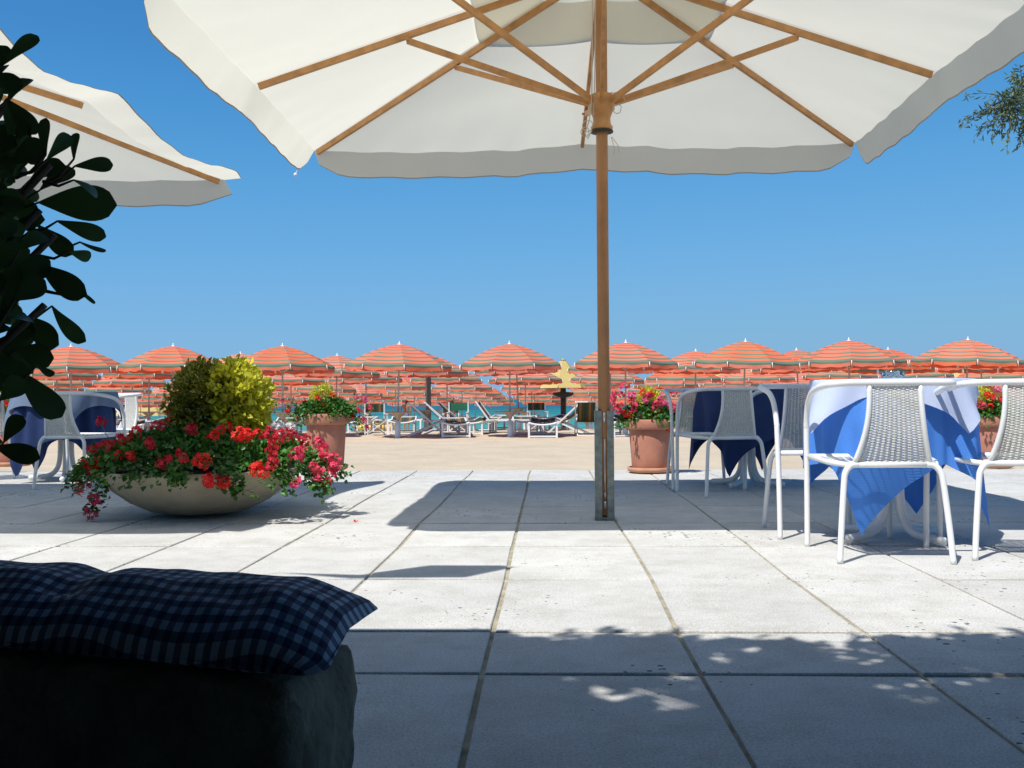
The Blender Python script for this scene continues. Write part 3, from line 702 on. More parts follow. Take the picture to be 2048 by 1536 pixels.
# terracotta pots
def flower_pot(px, py, rt, h, label, plabel, seed, fl_kinds, yoff=0, topx=0, yellow=True, spread=1.0):
    r = random.Random(seed); b = at_z(px, py); b.y += rt*.8; b.x = at_y(px, py, b.y).x; b.z = 0
    t = wempty('flower_pot', b, label, 'planter', 'terracotta pots along the patio edge')
    rb = rt*.76
    m = MB(); m.lathe([(0, .035), (rb, .035), (rb+.006, .05), (rt-.02, h*.80), (rt-.022, h*.81), (rt+.012, h*.82), (rt+.018, h*.84), (rt+.02, h*.97), (rt+.014, h), (rt-.02, h), (rt-.035, h*.95), (0, h*.93)], b, 40); m.build('pot', M['terracotta'], t)
    m = MB(); m.lathe([(0, .006), (rb+.02, .006), (rb+.045, .02), (rb+.052, .052), (rb+.04, .055), (rb+.03, .03), (0, .028)], b, 40); m.build('saucer', M['terracotta_rim'], t)
    c = b+Vector((0, 0, h))
    if yellow:
        y = wempty('golden_shrub', c, 'small ' + plabel, 'shrub'); m = MB()
        ellip_leaves(m, c+Vector((topx, .03, .14)), (.125, .12, .15), 800, .034, .018, droop=-.4, shell=.3, r=r)
        m.build('foliage', M['yleaf'], y)
        m = MB()
        for k in range(4): m.tube([c+Vector((topx, .03, -.02)), c+Vector((topx+.05*math.cos(k*1.6), .03+.05*math.sin(k*1.6), .1))], .005, 5)
        m.build('stem', M['bark'], y)
    g = wempty('geranium', c, 'flowering geraniums ' + plabel[plabel.index('in '):] if 'in ' in plabel else plabel, 'flowers'); m = MB()
    ellip_leaves(m, c+Vector((0, 0, .02)), (.235*spread, .22, .13), 1500, .032, .030, zmin=-.35, shell=.3, r=r)
    for k in range(26):
        a = r.uniform(0, 6.28); q0 = c+Vector((rt*math.cos(a), rt*math.sin(a), .03)); Ls = r.uniform(.02, .14)
        for q in range(14):
            s = r.random(); m.leaf(q0+Vector((math.cos(a)*.10*s*spread, math.sin(a)*.08*s, -Ls*s))+Vector((r.gauss(0, .02), r.gauss(0, .02), r.gauss(0, .02))), (math.cos(a)+r.gauss(0, .5), math.sin(a)+r.gauss(0, .5), r.gauss(0, .5)), (r.gauss(0, .4), -.5, .8), r.uniform(.02, .036), r.uniform(.02, .034))
    m.build('foliage', M['leaf'], g)
    return b, c, g, t
b, c, g, _ = flower_pot(653, 943, .215, .56, 'terracotta pot standing right behind the stone bowl at the patio edge', 'golden shrub sprouting in the terracotta pot behind the stone bowl', 11, None, topx=-.04, spread=1.25)
for (x, y, k) in [(607, 800, 'pink'), (564, 801, 'magenta'), (666, 790, 'red'), (648, 808, 'red'), (575, 822, 'red'), (545, 820, 'crimson'), (547, 852, 'whitepetal'), (713, 795, 'magenta'), (730, 800, 'magenta'), (718, 820, 'red'), (705, 835, 'crimson'), (728, 840, 'pink'), (733, 855, 'pink'), (645, 834, 'red'), (626, 852, 'red'), (740, 815, 'pink'), (592, 838, 'crimson'), (636, 797, 'red')]:
    bloom(g, at_y(x, y, c.y-.16+rnd.uniform(0, .1)), k, rnd.uniform(.7, 1.0))
m = MB()
for (x, y) in [(545, 820), (564, 803), (575, 822), (715, 798), (728, 842), (733, 856), (740, 815), (705, 820), (560, 850), (580, 860), (725, 825)]:
    q = at_y(x, y, c.y-.12); m.tube([c+Vector((math.copysign(.12, q.x-c.x), -.08, .03)), (c+q)/2+Vector((0, -.05, .03)), q], .002, 4)
    for k in range(22): m.leaf(q.lerp(c, rnd.uniform(0, .6))+Vector((rnd.gauss(0, .03), rnd.gauss(0, .03), rnd.gauss(0, .03))), (rnd.gauss(0, 1), rnd.gauss(0, 1), rnd.gauss(0, 1)), (rnd.gauss(0, .5), -.5, .7), .03, .028)
m.build('foliage', M['leaf'], g)
b, c, g, _ = flower_pot(1300, 948, .212, .50, 'terracotta pot on a saucer right of the umbrella pole', 'golden shrub sprouting in the pot right of the pole', 21, None, topx=.0, spread=1.2)
ff = [(1228, 788, 'pink'), (1243, 790, 'pink'), (1240, 812, 'red'), (1228, 815, 'pink'), (1265, 793, 'magenta'), (1262, 802, 'red'), (1285, 785, 'red'), (1295, 795, 'magenta'), (1290, 802, 'magenta'), (1300, 790, 'red'), (1320, 798, 'magenta'), (1326, 808, 'magenta'), (1310, 815, 'magenta'), (1308, 820, 'pink'), (1320, 827, 'pink'), (1270, 815, 'pink'), (1250, 828, 'red'), (1260, 832, 'red'), (1265, 825, 'pink'), (1281, 836, 'magenta'), (1275, 838, 'whitepetal'), (1307, 843, 'pink'), (1340, 857, 'red'), (1236, 820, 'pink'), (1345, 785, 'pink'), (1365, 790, 'magenta'), (1315, 805, 'pink'), (1248, 772, 'pink'), (1225, 800, 'pink'), (1345, 815, 'pink')]
for (x, y, k) in ff: bloom(g, at_y(x, y, c.y-.18+rnd.uniform(0, .08)), k, rnd.uniform(.95, 1.3))
b, c, g, _ = flower_pot(1984, 938, .20, .50, 'terracotta pot half hidden behind chairs at the right edge', 'golden shrub sprouting in the pot behind the right chairs', 31, None, topx=-.1)
for (x, y, k) in [(1975, 790, 'red'), (1985, 795, 'red'), (1955, 805, 'pink'), (1965, 812, 'pink'), (1995, 780, 'magenta'), (2005, 800, 'red'), (1950, 790, 'pink'), (1980, 815, 'red')]: bloom(g, at_y(x, y, c.y-.17), k, 1)
b, c, g, _ = flower_pot(22, 935, .215, .56, 'terracotta pot at the left edge behind the dark leaves', 'golden shrub sprouting in the pot at the left edge', 41, None, topx=-.08)
for (x, y, k) in [(18, 812, 'red'), (30, 815, 'red'), (42, 810, 'pink'), (8, 806, 'crimson'), (28, 822, 'crimson')]: bloom(g, at_y(x, y, c.y-.2), k, 1.1)

# ------------------------------------------------------------------ near bench and cushion
c_fr = at_z(768, 1196, .44); c_nr = at_z(650, 1345, .405); c_fl = at_z(0, 1130, .45); c_nl = at_z(0, 1285, .405)
e1 = (c_fl-c_fr); e1.z = 0; e1b = (c_nl-c_nr); e1b.z = 0; e1 = (e1.normalized()+e1b.normalized()).normalized()
wv_ = c_nr-c_fr; wv_.z = 0; CW = wv_.length; LEN = 1.35
m = MB(); uv = []; NU, NV = 110, 30
org = Vector((c_fr.x, c_fr.y, 0))
for side in (1, -1):
    for j in range(NV+1):
        for i in range(NU+1):
            u = i/NU; v = j/NV; x = u*2-1; y = v*2-1
            edge = max(0, 1-abs(x)**14)**.5*max(0, 1-abs(y)**3.2)**.55
            ex = min(u*LEN, (1-u)*LEN)
            edge = min(1, (ex/.10))**.5*max(0, 1-abs(y)**3.0)**.55
            lump = 1+.09*mnoise.noise(Vector((u*LEN*5, v*2, side*3)))+.08*mnoise.noise(Vector((u*LEN*17, v*6, side)))+.10*mnoise.noise(Vector((u*LEN*9+v*6, v*2, side)))-.28*math.exp(-((u*LEN-.42)/.035)**2)*(1 if v < .75 else .3)
            z = .430+side*(.046 if side > 0 else .028)*edge*lump
            z -= .035*max(0, v-.55)*2*(1 if side > 0 else .8)
            pin = .03*(1-(1-abs(y))**.0)*0
            inw = (.006*math.sin(math.pi*v)+.030*max(0, 1-min(v, 1-v)/.10)**2)*max(0, 1-ex/.09)
            p = org+e1*(u*LEN+inw if u < .5 else u*LEN-inw)+wv_*(v+ (.035*math.sin(math.pi*u)*(1 if v > .5 else -1))*0)
            m.v.append((p.x, p.y, z)); uv.append((u*LEN, v*CW+.004*math.sin(u*30)))
    b0 = 0 if side == 1 else (NU+1)*(NV+1)
    for j in range(NV):
        for i in range(NU):
            a = b0+j*(NU+1)+i; f = (a, a+1, a+NU+2, a+NU+1)
            m.f.append(f if side > 0 else tuple(reversed(f))); m.mi.append(0)
tag(m.build('seat_cushion', M['gingham'], origin=(org.x, org.y, .40), uv=uv), 'navy and white gingham seat cushion lying on the stone bench, lower left', 'cushion')
# stone bench: block with rounded, rough faces
m = MB(); A0 = org+e1*.035+wv_*.06; 
def bench(u, v):   # u around section, v along; closed rounded box section
    return None
Lb = 1.5; Wb = CW*.92+.02; wn = wv_.normalized(); zt = .388
secs = []
NS = 26
outline = []
rr = .03
for (cx_, cz_, a0) in ((rr, .0, None),): pass
pts2 = []
pts2.append((0, -.02))
for k in range(5): a = k/4*math.pi/2; pts2.append((rr-rr*math.cos(a), zt-rr+rr*math.sin(a)))
for k in range(5): a = k/4*math.pi/2; pts2.append((Wb-rr+rr*math.sin(a), zt-rr+rr*math.cos(a)))
pts2.append((Wb, -.02))
fine = []
for i in range(len(pts2)-1):
    a, b_ = pts2[i], pts2[i+1]; n = max(1, int(math.dist(a, b_)/.02))
    for k in range(n): fine.append((a[0]+(b_[0]-a[0])*k/n, a[1]+(b_[1]-a[1])*k/n))
fine.append(pts2[-1]); nf = len(fine)
rows = []
ends = [0, .004, .012, .025]; s = .045
while s < Lb: ends.append(s); s += .025
for s in ends:
    k = 0 if s >= .03 else (1-math.sqrt(max(0, 1-((.03-s)/.03)**2)))*.03
    row = []
    for (wq, zq) in fine:
        w2 = min(max(wq, k), Wb-k); z2 = min(zq, zt-k)
        p = A0+e1*s+wn*w2; q = Vector((p.x, p.y, z2))
        n_ = .008*mnoise.noise(q*14)+.005*mnoise.noise(q*40)
        q += (wn*(1 if wq > Wb/2 else -1)+Vector((0, 0, .6)))*n_-e1*n_*(1 if s < .03 else 0)
        row.append(q)
    rows.append(row)
for row in rows: m.v.extend([tuple(q) for q in row])
for j in range(len(rows)-1):
    for i in range(nf-1):
        a = j*nf+i; m.f.append((a, a+nf, a+nf+1, a+1)); m.mi.append(0)
# end face as fan grid
base_i = len(m.v); nv = 14
for j in range(nv+1):
    for i in range(nf):
        q = rows[0][i]; mid = (rows[0][0]+rows[0][-1])/2; c0 = Vector((mid.x, mid.y, .15)); p = q.lerp(c0, j/nv)
        n_ = (.007*mnoise.noise(p*16)+.004*mnoise.noise(p*45))*min(1, j/1.5); m.v.append(tuple(p-e1*(n_+.004*min(1, j/2))))
for j in range(nv):
    for i in range(nf-1):
        a = base_i+j*nf+i; m.f.append((a, a+1, a+nf+1, a+nf)); m.mi.append(0)
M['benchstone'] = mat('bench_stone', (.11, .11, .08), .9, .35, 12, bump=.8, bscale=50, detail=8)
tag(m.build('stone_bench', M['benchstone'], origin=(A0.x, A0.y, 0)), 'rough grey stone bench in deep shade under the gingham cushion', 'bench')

# ------------------------------------------------------------------ dark shrub at the left edge
shp = Vector((-.93, 1.12, 0))
ds = wempty('dark_shrub', shp, 'dark glossy leaved shrub in shade along the left edge', 'shrub')
mL = MB(); mS = MB()
def big_leaf(m, base, tip, W, nrm, bend=.12):
    base = Vector(base); tip = Vector(tip); d = tip-base; L = d.length; d.normalize(); n = Vector(nrm); x = d.cross(n)
    if x.length < .05: x = d.orthogonal()
    x.normalize(); n = x.cross(d).normalized(); K = 14; vs = []
    for i in range(K+1):
        t = i/K
        wd_ = W/2*(math.sin(math.pi*min(1, t**1.75))**.5 if 0 < t < 1 else 0)*(.62+.42*t) + .0012
        c = base+d*L*t-n*bend*L*math.sin(math.pi*t)*-.6
        vs += [c+x*wd_+n*wd_*.22, c, c-x*wd_+n*wd_*.22]
    fs = []
    for i in range(K): fs += [(3*i, 3*i+1, 3*i+4, 3*i+3), (3*i+1, 3*i+2, 3*i+5, 3*i+4)]
    m.add(vs, fs)
hand = [(8, 128, 76, 72, 24), (15, 205, 62, 158, 36), (-20, 160, 14, 92, 28), (15, 200, 74, 268, 30), (92, 310, 92, 236, 22), (95, 318, 140, 270, 24), (148, 318, 153, 266, 13), (150, 332, 226, 330, 26), (78, 405, 234, 410, 64), (70, 310, 48, 240, 24), (147, 360, 195, 393, 16), (75, 450, 147, 508, 34), (138, 503, 182, 514, 20), (115, 442, 212, 474, 28), (160, 484, 212, 502, 7), (78, 528, 174, 590, 42), (150, 575, 190, 607, 4), (104, 612, 172, 683, 34), (58, 632, 118, 690, 52), (30, 735, 124, 834, 46), (35, 700, 108, 716, 44), (8, 884, 46, 832, 32), (-10, 893, 80, 917, 34), (74, 730, 108, 750, 12), (60, 360, 130, 330, 40), (20, 330, 92, 290, 40), (30, 260, 80, 330, 38), (80, 380, 150, 340, 36), (20, 470, 90, 440, 40), (20, 560, 100, 520, 40), (0, 640, 60, 560, 44), (30, 600, 90, 560, 34), (0, 700, 70, 650, 46), (-20, 520, 60, 500, 44), (-30, 420, 50, 400, 46), (40, 500, 90, 470, 30), (-10, 760, 60, 740, 40), (-10, 300, 40, 350, 40), (0, 800, 50, 760, 36), (10, 400, 80, 430, 40), (-20, 600, 40, 640, 40)]
for (x0, y0, x1, y1, wp) in hand:
    D = 1.12+rnd.uniform(-.06, .10); a = at_y(x0, y0, D); b = at_y(x1, y1, D+rnd.uniform(-.02, .03))
    big_leaf(mL, a, b, wp*1.12/F*1.25, (rnd.gauss(0, .25), -1, rnd.gauss(.1, .3)))
    c = at_y(-40+rnd.uniform(-30, 20), y0+rnd.uniform(10, 90), D+.02) if x0 < 60 else at_y(x0-60, y0+rnd.uniform(-10, 50), D+.02)
    mS.tube([a, a.lerp(c, .5)+Vector((0, 0, -.006)), c], [.0012, .0018, .0025], 5)
for _ in range(520):
    y0 = rnd.uniform(150, 800); x0 = rnd.uniform(-260, 30 if 280 < y0 < 760 else -15)
    D = 1.16+rnd.uniform(-.10, .22); a = at_y(x0, y0, D); ang = rnd.uniform(-1.6, 1.4); L = rnd.uniform(45, 90)
    if x0+L*math.cos(ang) > 85: continue
    b = at_y(x0+L*math.cos(ang), y0+L*math.sin(ang), D+rnd.uniform(-.04, .04))
    big_leaf(mL, a, b, rnd.uniform(22, 44)*1.12/F, (rnd.gauss(0, .6), -1, rnd.gauss(.2, .5)))
mL.build('foliage', M['dleaf'], ds)
for (x1, y1) in ((60, 250), (100, 330), (80, 420), (110, 470), (60, 520), (90, 610), (40, 730), (20, 200), (0, 880)):
    e = at_y(x1, y1, 1.15); mid = Vector(((shp.x+e.x)/2-.06, 1.13, max(.3, e.z*.7)))
    mS.tube(smooth_path([shp+Vector((rnd.uniform(-.03, .03), 0, .25)), mid, e], 5), .0045, 5)
mS.build('branch', M['bark'], ds)
pp = wempty('shrub_pot', (shp.x, shp.y, 0), 'terracotta pot holding the dark leaved shrub, out of frame at left', 'planter')
m = MB(); m.lathe([(0, .01), (.11, .01), (.15, .25), (.165, .25), (.165, .29), (.14, .29), (.13, .26), (0, .26)], shp, 24); m.build('pot', M['terracotta'], pp)

# ------------------------------------------------------------------ olive tree right, shade tree and porch behind the camera
def tree(name, base, crown_c, rad, nleaf, L, W, matl, label, seed, cl=40, trunk_r=.12, extra=None, tws=1):
    r = random.Random(seed); t = wempty(name, base, label, 'tree'); base = Vector(base); cc = Vector(crown_c)
    m = MB(); fork = base.lerp(cc, .45); m.tube([base, base.lerp(fork, .5)+Vector((.08, .03, 0)), fork], [trunk_r, trunk_r*.8, trunk_r*.6], 10)
    m.build('trunk', M['bark'], t); ml = MB(); mb = MB(); ends = []
    for k in range(cl):
        d = Vector((r.gauss(0, 1), r.gauss(0, 1), r.gauss(0, .8))).normalized(); kk = r.uniform(.35, 1)
        ends.append(cc+Vector((d.x*rad[0]*kk, d.y*rad[1]*kk, d.z*rad[2]*kk)))
    if extra: ends += [Vector(e) for e in extra]
    per = nleaf//len(ends)
    for e in ends:
        mb.tube([fork, fork.lerp(e, .5)+Vector((0, 0, .1)), e], [trunk_r*.35, trunk_r*.16, .004], 5)
        for tw in range(7):
            td = Vector((r.gauss(0, 1), r.gauss(0, 1), r.gauss(-.3, .8))).normalized(); tl = r.uniform(.15, .42)*tws
            mb.tube([e, e+td*tl*.6+Vector((0, 0, -.01)), e+td*tl+Vector((0, 0, -.06))], [.004, .003, .0015], 4, caps=False)
            for q in range(per//7):
                s = r.random(); p = e+td*tl*s+Vector((0, 0, -.06*s*s))
                ml.leaf(p+Vector((r.gauss(0, .012), r.gauss(0, .012), r.gauss(0, .012))), td*.4+Vector((r.gauss(0, .6), r.gauss(0, .6), r.gauss(-.3, .6))), (r.gauss(0, 1), r.gauss(0, 1), r.gauss(0, 1)), L*r.uniform(.7, 1.2), W)
    mb.build('branch', M['bark'], t); ml.build('crown', matl, t)
ex = [at_y(x, y, 8.6+rnd.uniform(-.3, .3)) for x, y in ((2050, 160), (2030, 185), (2060, 200), (2000, 215), (2025, 215), (2055, 235), (2020, 195), (2045, 180))]
tree('olive_tree', (6.6, 9.1, 0), (6.0, 8.9, 3.7), (1.35, 1.3, 1.1), 9000, .06, .016, M['oleaf'], 'olive tree with narrow grey green leaves hanging in at the top right', 5, 46, extra=ex)
def sh_at(gx, gy, z): return Vector((gx-.37*z, gy-.49*z, z))
ex = []
r_ = random.Random(12)
holes = [at_z(*q_) for q_ in ((1200, 1372), (1330, 1380), (1400, 1362), (1860, 1378), (2040, 1345), (1480, 1310), (1730, 1300))]
for k in range(560):
    g = (r_.uniform(-.2, 3.6), 2.0+.86*r_.random()**.7+.05*math.sin(k))
    if any(abs(g[0]-h.x) < .13 and abs(g[1]-h.y) < .17 for h in holes): continue
    ex.append(sh_at(g[0], g[1], r_.uniform(2.7, 3.4)))
tree('shade_tree', (2.2, -1.6, 0), (1.3, .3, 3.3), (1.6, .9, .5), 52000, .085, .05, M['dleaf'], 'leafy shade tree behind the camera that dapples the near paving', 8, 40, .14, extra=ex, tws=.6)
# porch: roof and wall behind the camera
po = wempty('porch', (0, -2.5, 0), 'dark plastered porch behind the camera, side wall added to shade the stone bench', 'porch')
m = MB(); m.box((-1.0, -.95, 2.72), (13, 3.9-.2, .14)); m.build('roof', M['darkwood'], po, smooth=False)
m = MB(); m.box((-1.0, -2.95, 1.4), (13, .25, 2.8)); m.build('wall', M['plaster'], po, smooth=False)
m = MB(); m.box((-1.75, -.3, 1.32), (.12, 5.0, 2.64)); m.build('wall', M['darkwood'], po, smooth=False)  # side wall added out of view to keep sky light off the bench
for x in (-5.5, 4.6):
    m = MB(); m.box((x, .75, 1.325), (.16, .16, 2.65)); m.build('post', M['darkwood'], po, smooth=False)
aw = wempty('awning', (-4, .9, 2.6), 'dark canvas awning in front of the porch roof, out of frame above', 'awning')
e_ = sh_at(-.13, 3.035, 2.2)
m = MB(); m.box(((-6.5+e_.x)/2, (e_.y+.70)/2, 2.22), (6.5+e_.x, e_.y-.70, .03)); m.build('canvas', M['darkwood'], aw, smooth=False)
m = MB(); m.tube([(-6.4, .95, 2.19), (-6.4, e_.y-.02, 2.19)], .02, 6); m.build('arm', M['steel'], aw); m = MB(); m.tube([(e_.x-.05, .95, 2.19), (e_.x-.05, e_.y-.02, 2.19)], .02, 6); m.build('arm', M['steel'], aw)
# unseen strip added overhead, outlined to cast a thin shadow on the paving
q = [at_z(x, y) for x, y in ((560, 1146), (700, 1157), (930, 1155), (1030, 1134), (1005, 1131), (860, 1131), (720, 1150))]
Zc = 2.9; bn = [sh_at(v.x, v.y, Zc) for v in q]
m = MB(); n = len(bn); m.add([*bn, *[v+Vector((0, 0, .006)) for v in bn]], [tuple(range(n)), tuple(reversed(range(n, 2*n)))]+[(i, i+n, (i+1) % n+n, (i+1) % n) for i in range(n)])
m.tube([bn[0], bn[0]+Vector((-1.1, -.9, -.2))], .004, 4)
tag(m.build('shadow_caster_strip', M['darkwood'], smooth=False, origin=bn[0]), 'unseen strip added overhead to cast the thin shadow on the paving', 'canvas')

# ------------------------------------------------------------------ beach parasols
def make_parasol():
    t = empty('beach_parasol'); NR = 8; Rr = 1.085
    def dome(tt): return 1.905-.40*tt**1.55-.03*tt
    bands = [(0, .14, 0), (.14, .18, 1), (.18, .28, 0), (.28, .32, 1), (.32, .42, 0), (.42, .465, 1), (.465, .56, 0), (.56, .605, 1), (.605, .70, 0), (.70, .75, 1), (.75, .83, 0), (.83, .875, 1), (.875, .93, 0), (.93, 1.0, 1)]
    m = MB()
    for k in range(NR):
        a0 = 2*math.pi*k/NR; a1 = a0+2*math.pi/NR
        for (t0, t1, ci) in bands:
            m.cur = ci
            def fn(u, v):
                tt = t0+(t1-t0)*v; P = Vector((math.cos(a0), math.sin(a0), 0)).lerp(Vector((math.cos(a1), math.sin(a1), 0)), u)*Rr*tt
                g = 4*u*(1-u); P.z = dome(tt)-.02*g*tt; P *= 1; 
                sc = 1-.03*g*tt*tt; return Vector((P.x*sc, P.y*sc, P.z))
            m.sheet(fn, 5, 2)
    cn = m.build('canopy', [M['orange'], M['green']], t)
    m = MB()
    for k in range(NR):
        a0 = 2*math.pi*k/NR; a1 = a0+2*math.pi/NR
        def fn(u, v):
            u2 = .03+.94*u; P = Vector((math.cos(a0), math.sin(a0), 0)).lerp(Vector((math.cos(a1), math.sin(a1), 0)), u2)*Rr
            g = 4*u2*(1-u2); sc = 1-.03*g+.012*v*math.sin(u*9+k); return Vector((P.x*sc, P.y*sc, dome(1)-.02*g-v*(.10+.012*math.sin(u*14+k))))
        for (v0, v1, ci) in ((0, .36, 1), (.36, 1, 0)):
            m.cur = ci; m.sheet(lambda u, v: fn(u, v0+(v1-v0)*v), 8, 1)
    m.build('valance', [M['orange'], M['green']], cn)
    m = MB()
    for k in range(NR):
        a0 = 2*math.pi*k/NR; d = Vector((math.cos(a0), math.sin(a0), 0))
        m.tube([d*Rr*tt+Vector((0, 0, dome(tt)-.012)) for tt in (.03, .35, .65, 1.0)], .004, 4)
        m.tube([d*.03+Vector((0, 0, 1.36)), d*Rr*.5+Vector((0, 0, dome(.5)-.012))], .004, 4)
        m.tube([d*Rr*1.0+Vector((0, 0, dome(1)+.005)), d*Rr*1.012+Vector((0, 0, dome(1)-.10))], .009, 4)
    m.build('frame', M['white'], t)
    m = MB(); m.tube([(0, 0, 0), (0, 0, 1.93)], .018, 8); pl = m.build('pole', M['greypole'], t)
    m = MB(); m.lathe([(0, 1.97), (.009, 1.96), (.010, 1.925), (.03, 1.91), (.04, 1.90)], n=8); m.build('finial', M['white'], pl)
    m = MB(); m.box((0, 0, .52), (.50, .50, .022)); m.lathe([(.03, .36), (.035, .40), (.16, .509)], n=8); m.build('tray', M['tan'], t, smooth=False)
    m = MB(); m.lathe([(.0, .34), (.052, .34), (.058, .0), (.06, -.1)], n=12); m.build('sleeve', M['white'], t)
    return t
PR = make_parasol(); firstp = [True]
ORD = ['first', 'second', 'third', 'fourth', 'fifth', 'sixth', 'seventh', 'eighth', 'ninth', 'tenth', 'eleventh', 'twelfth', 'thirteenth', 'fourteenth', 'fifteenth', 'sixteenth', 'seventeenth', 'eighteenth', 'nineteenth', 'twentieth', 'twenty-first', 'twenty-second', 'twenty-third', 'twenty-fourth', 'twenty-fifth', 'twenty-sixth', 'twenty-seventh', 'twenty-eighth', 'twenty-ninth', 'thirtieth', 'thirty-first', 'thirty-second', 'thirty-third', 'thirty-fourth']
x1 = [-520, -300, -85, 142, 345, 565, 795, 1020, 1250, 1485, 1700, 1930, 2162]
Z1 = 20.2; rp = random.Random(4)
for row in range(8):
    Z = Z1+4.4*row; n = 0
    cols = x1 if row == 0 else [1020+225*(k-7) for k in range(-12, 30)]
    xs_ = []
    for xc in cols:
        x = 1122+(xc-1122)*Z1/Z
        if row > 0: x += rp.gauss(0, 5)*Z1/Z
        if row == 1 and abs(xc-1470) < 20: x = 1390
        hw = 108*Z1/Z
        if x+hw < -10 or x-hw > 2058: continue
        xs_.append(x)
    for n, x in enumerate(xs_):
        y = Z+rp.gauss(0, .12); p = at_y(x, 800, y); p.z = ground_z(y)
        o = PR if firstp[0] else copy_tree(PR); firstp[0] = False
        s = rp.uniform(.985, 1.015)
        o.location = (p.x, p.y, p.z+(.0 if row == 0 else rp.uniform(-.03, .04))); o.rotation_euler = (R(rp.gauss(0, .9)), R(rp.gauss(0, .9)), R(22.5+rp.gauss(6, 9))); o.scale = (s, s, 1)
        where = 'front row' if row == 0 else 'row %s behind the front one' % (['', 'immediately', 'second', 'third', 'fourth', 'fifth', 'sixth', 'seventh'][row]) if row > 1 else 'row just behind the front one'
        tag(o, 'orange and green striped parasol, %s from left in the %s' % (ORD[n], where), 'parasol', 'striped parasols on the beach')

# large yellow parasols further off
def yellow_parasol(x, ytop, Z, wpx, label):
    g = ground_z(Z); p = at_y(x, ytop, Z); Rr = wpx/F*Z; zt_ = p.z; ze = zt_-60/F*Z
    t = wempty('yellow_parasol', (p.x, p.y, g), label, 'parasol'); m = MB()
    for k in range(6):
        a0 = math.pi/3*k+.3; a1 = a0+math.pi/3
        m.sheet(lambda u, v: Vector((p.x, p.y, 0))+Vector((math.cos(a0), math.sin(a0), 0)).lerp(Vector((math.cos(a1), math.sin(a1), 0)), u)*Rr*v+Vector((0, 0, zt_-(zt_-ze)*v**1.15)), 3, 5)
    m.build('canopy', M['yellowcanvas'], t)
    m = MB(); m.tube([(p.x, p.y, g), (p.x, p.y, zt_-.06)], .085, 8); m.lathe([(.1, ze-.30), (.32, ze-.22), (.32, ze-.14), (.1, ze-.12)], (p.x, p.y, 0), 8); m.build('pole', M['darkpost'], t)
    for k in range(6):
        a0 = math.pi/3*k+.3; m = MB(); m.tube([(p.x, p.y, zt_-.06), (p.x+math.cos(a0)*Rr, p.y+math.sin(a0)*Rr, ze-.01)], .015, 4); m.build('rib', M['darkpost'], t)
yellow_parasol(1126, 716, 31, 50, 'pale yellow canvas parasol on thick dark post, left of the umbrella pole')
yellow_parasol(1440, 738, 36, 60, 'pale yellow canvas parasol showing between striped ones above the middle chairs')
yellow_parasol(1915, 735, 30, 95, 'pale yellow canvas parasol under striped ones at far right')
yellow_parasol(290, 772, 56, 60, 'distant yellow parasol near the water, left of the flower shrub')

# ------------------------------------------------------------------ beach furniture
def lounger_proto(fabric, bk=.13):
    t = empty('sun_lounger'); W = .29
    for sx in (-1, 1):
        m = MB(); m.beam((sx*W, -.95, .30), (sx*W, .45, .30), .035, .045); m.build('side_rail', M['white'], t, smooth=False)
        for y in (-.92, .35):
            m = MB(); m.beam((sx*W, y, 0), (sx*W, y, .285), .04, .04); m.build('leg', M['white'], t, smooth=False)
    m = MB(); m.tube(smooth_path([(-W, -.95, .315), (-W*.6, -.95, .285), (0, -.95, .27), (W*.6, -.95, .285), (W, -.95, .315)], 3), .02, 6); m.build('end_bar', M['white'], t)
    m = MB(); m.beam((-W, -.92, .03), (W, -.92, .03), .03, .03); m.build('foot_bar', M['white'], t, smooth=False)
    m = MB(); m.beam((-W, .35, .05), (W, .35, .05), .03, .03); m.build('foot_bar', M['white'], t, smooth=False)
    m = MB(); m.sheet(lambda u, v: ((u*2-1)*(W-.02), -.93+1.3*v, .31-.03*math.sin(math.pi*u)), 6, 4); m.build('sling', fabric, t)
    m = MB()
    for sx in (-1, 1): m.beam((sx*W, .38, .31), (sx*W, .38+.54*math.cos(bk), .31+.54*math.sin(bk)), .03, .035)
    m.beam((-W, .38+.54*math.cos(bk), .31+.54*math.sin(bk)), (W, .38+.54*math.cos(bk), .31+.54*math.sin(bk)), .03, .03); m.build('back_frame', M['white'], t, smooth=False)
    m = MB(); m.sheet(lambda u, v: ((u*2-1)*(W-.02), .38+.53*math.cos(bk)*v, .315+.53*math.sin(bk)*v-.03*math.sin(math.pi*u)), 6, 4); m.build('backrest', fabric, t)
    return t
def deck_proto(fabric):
    t = empty('deck_chair'); W = .27
    m = MB()
    for sx in (-1, 1): m.beam((sx*W, -.55, .0), (sx*W, .42, .86), .025, .04)
    m.beam((-W, .42, .86), (W, .42, .86), .03, .03); m.beam((-W, -.52, .03), (W, -.52, .03), .03, .03); m.build('back_frame', M['white'], t, smooth=False)
    m = MB(); W2 = W-.04
    for sx in (-1, 1): m.beam((sx*W2, .45, .0), (sx*W2, -.50, .42), .025, .04)
    m.beam((-W2, .43, .02), (W2, .43, .02), .03, .03); m.beam((-W2, -.50, .42), (W2, -.50, .42), .03, .03); m.build('seat_frame', M['white'], t, smooth=False)
    m = MB(); m.sheet(lambda u, v: ((u*2-1)*(W2-.01), -.50+.92*v, .42-.30*math.sin(math.pi*v)**1.0*(1-v*.35)+.44*v), 4, 10); m.build('sling', fabric, t)
    return t
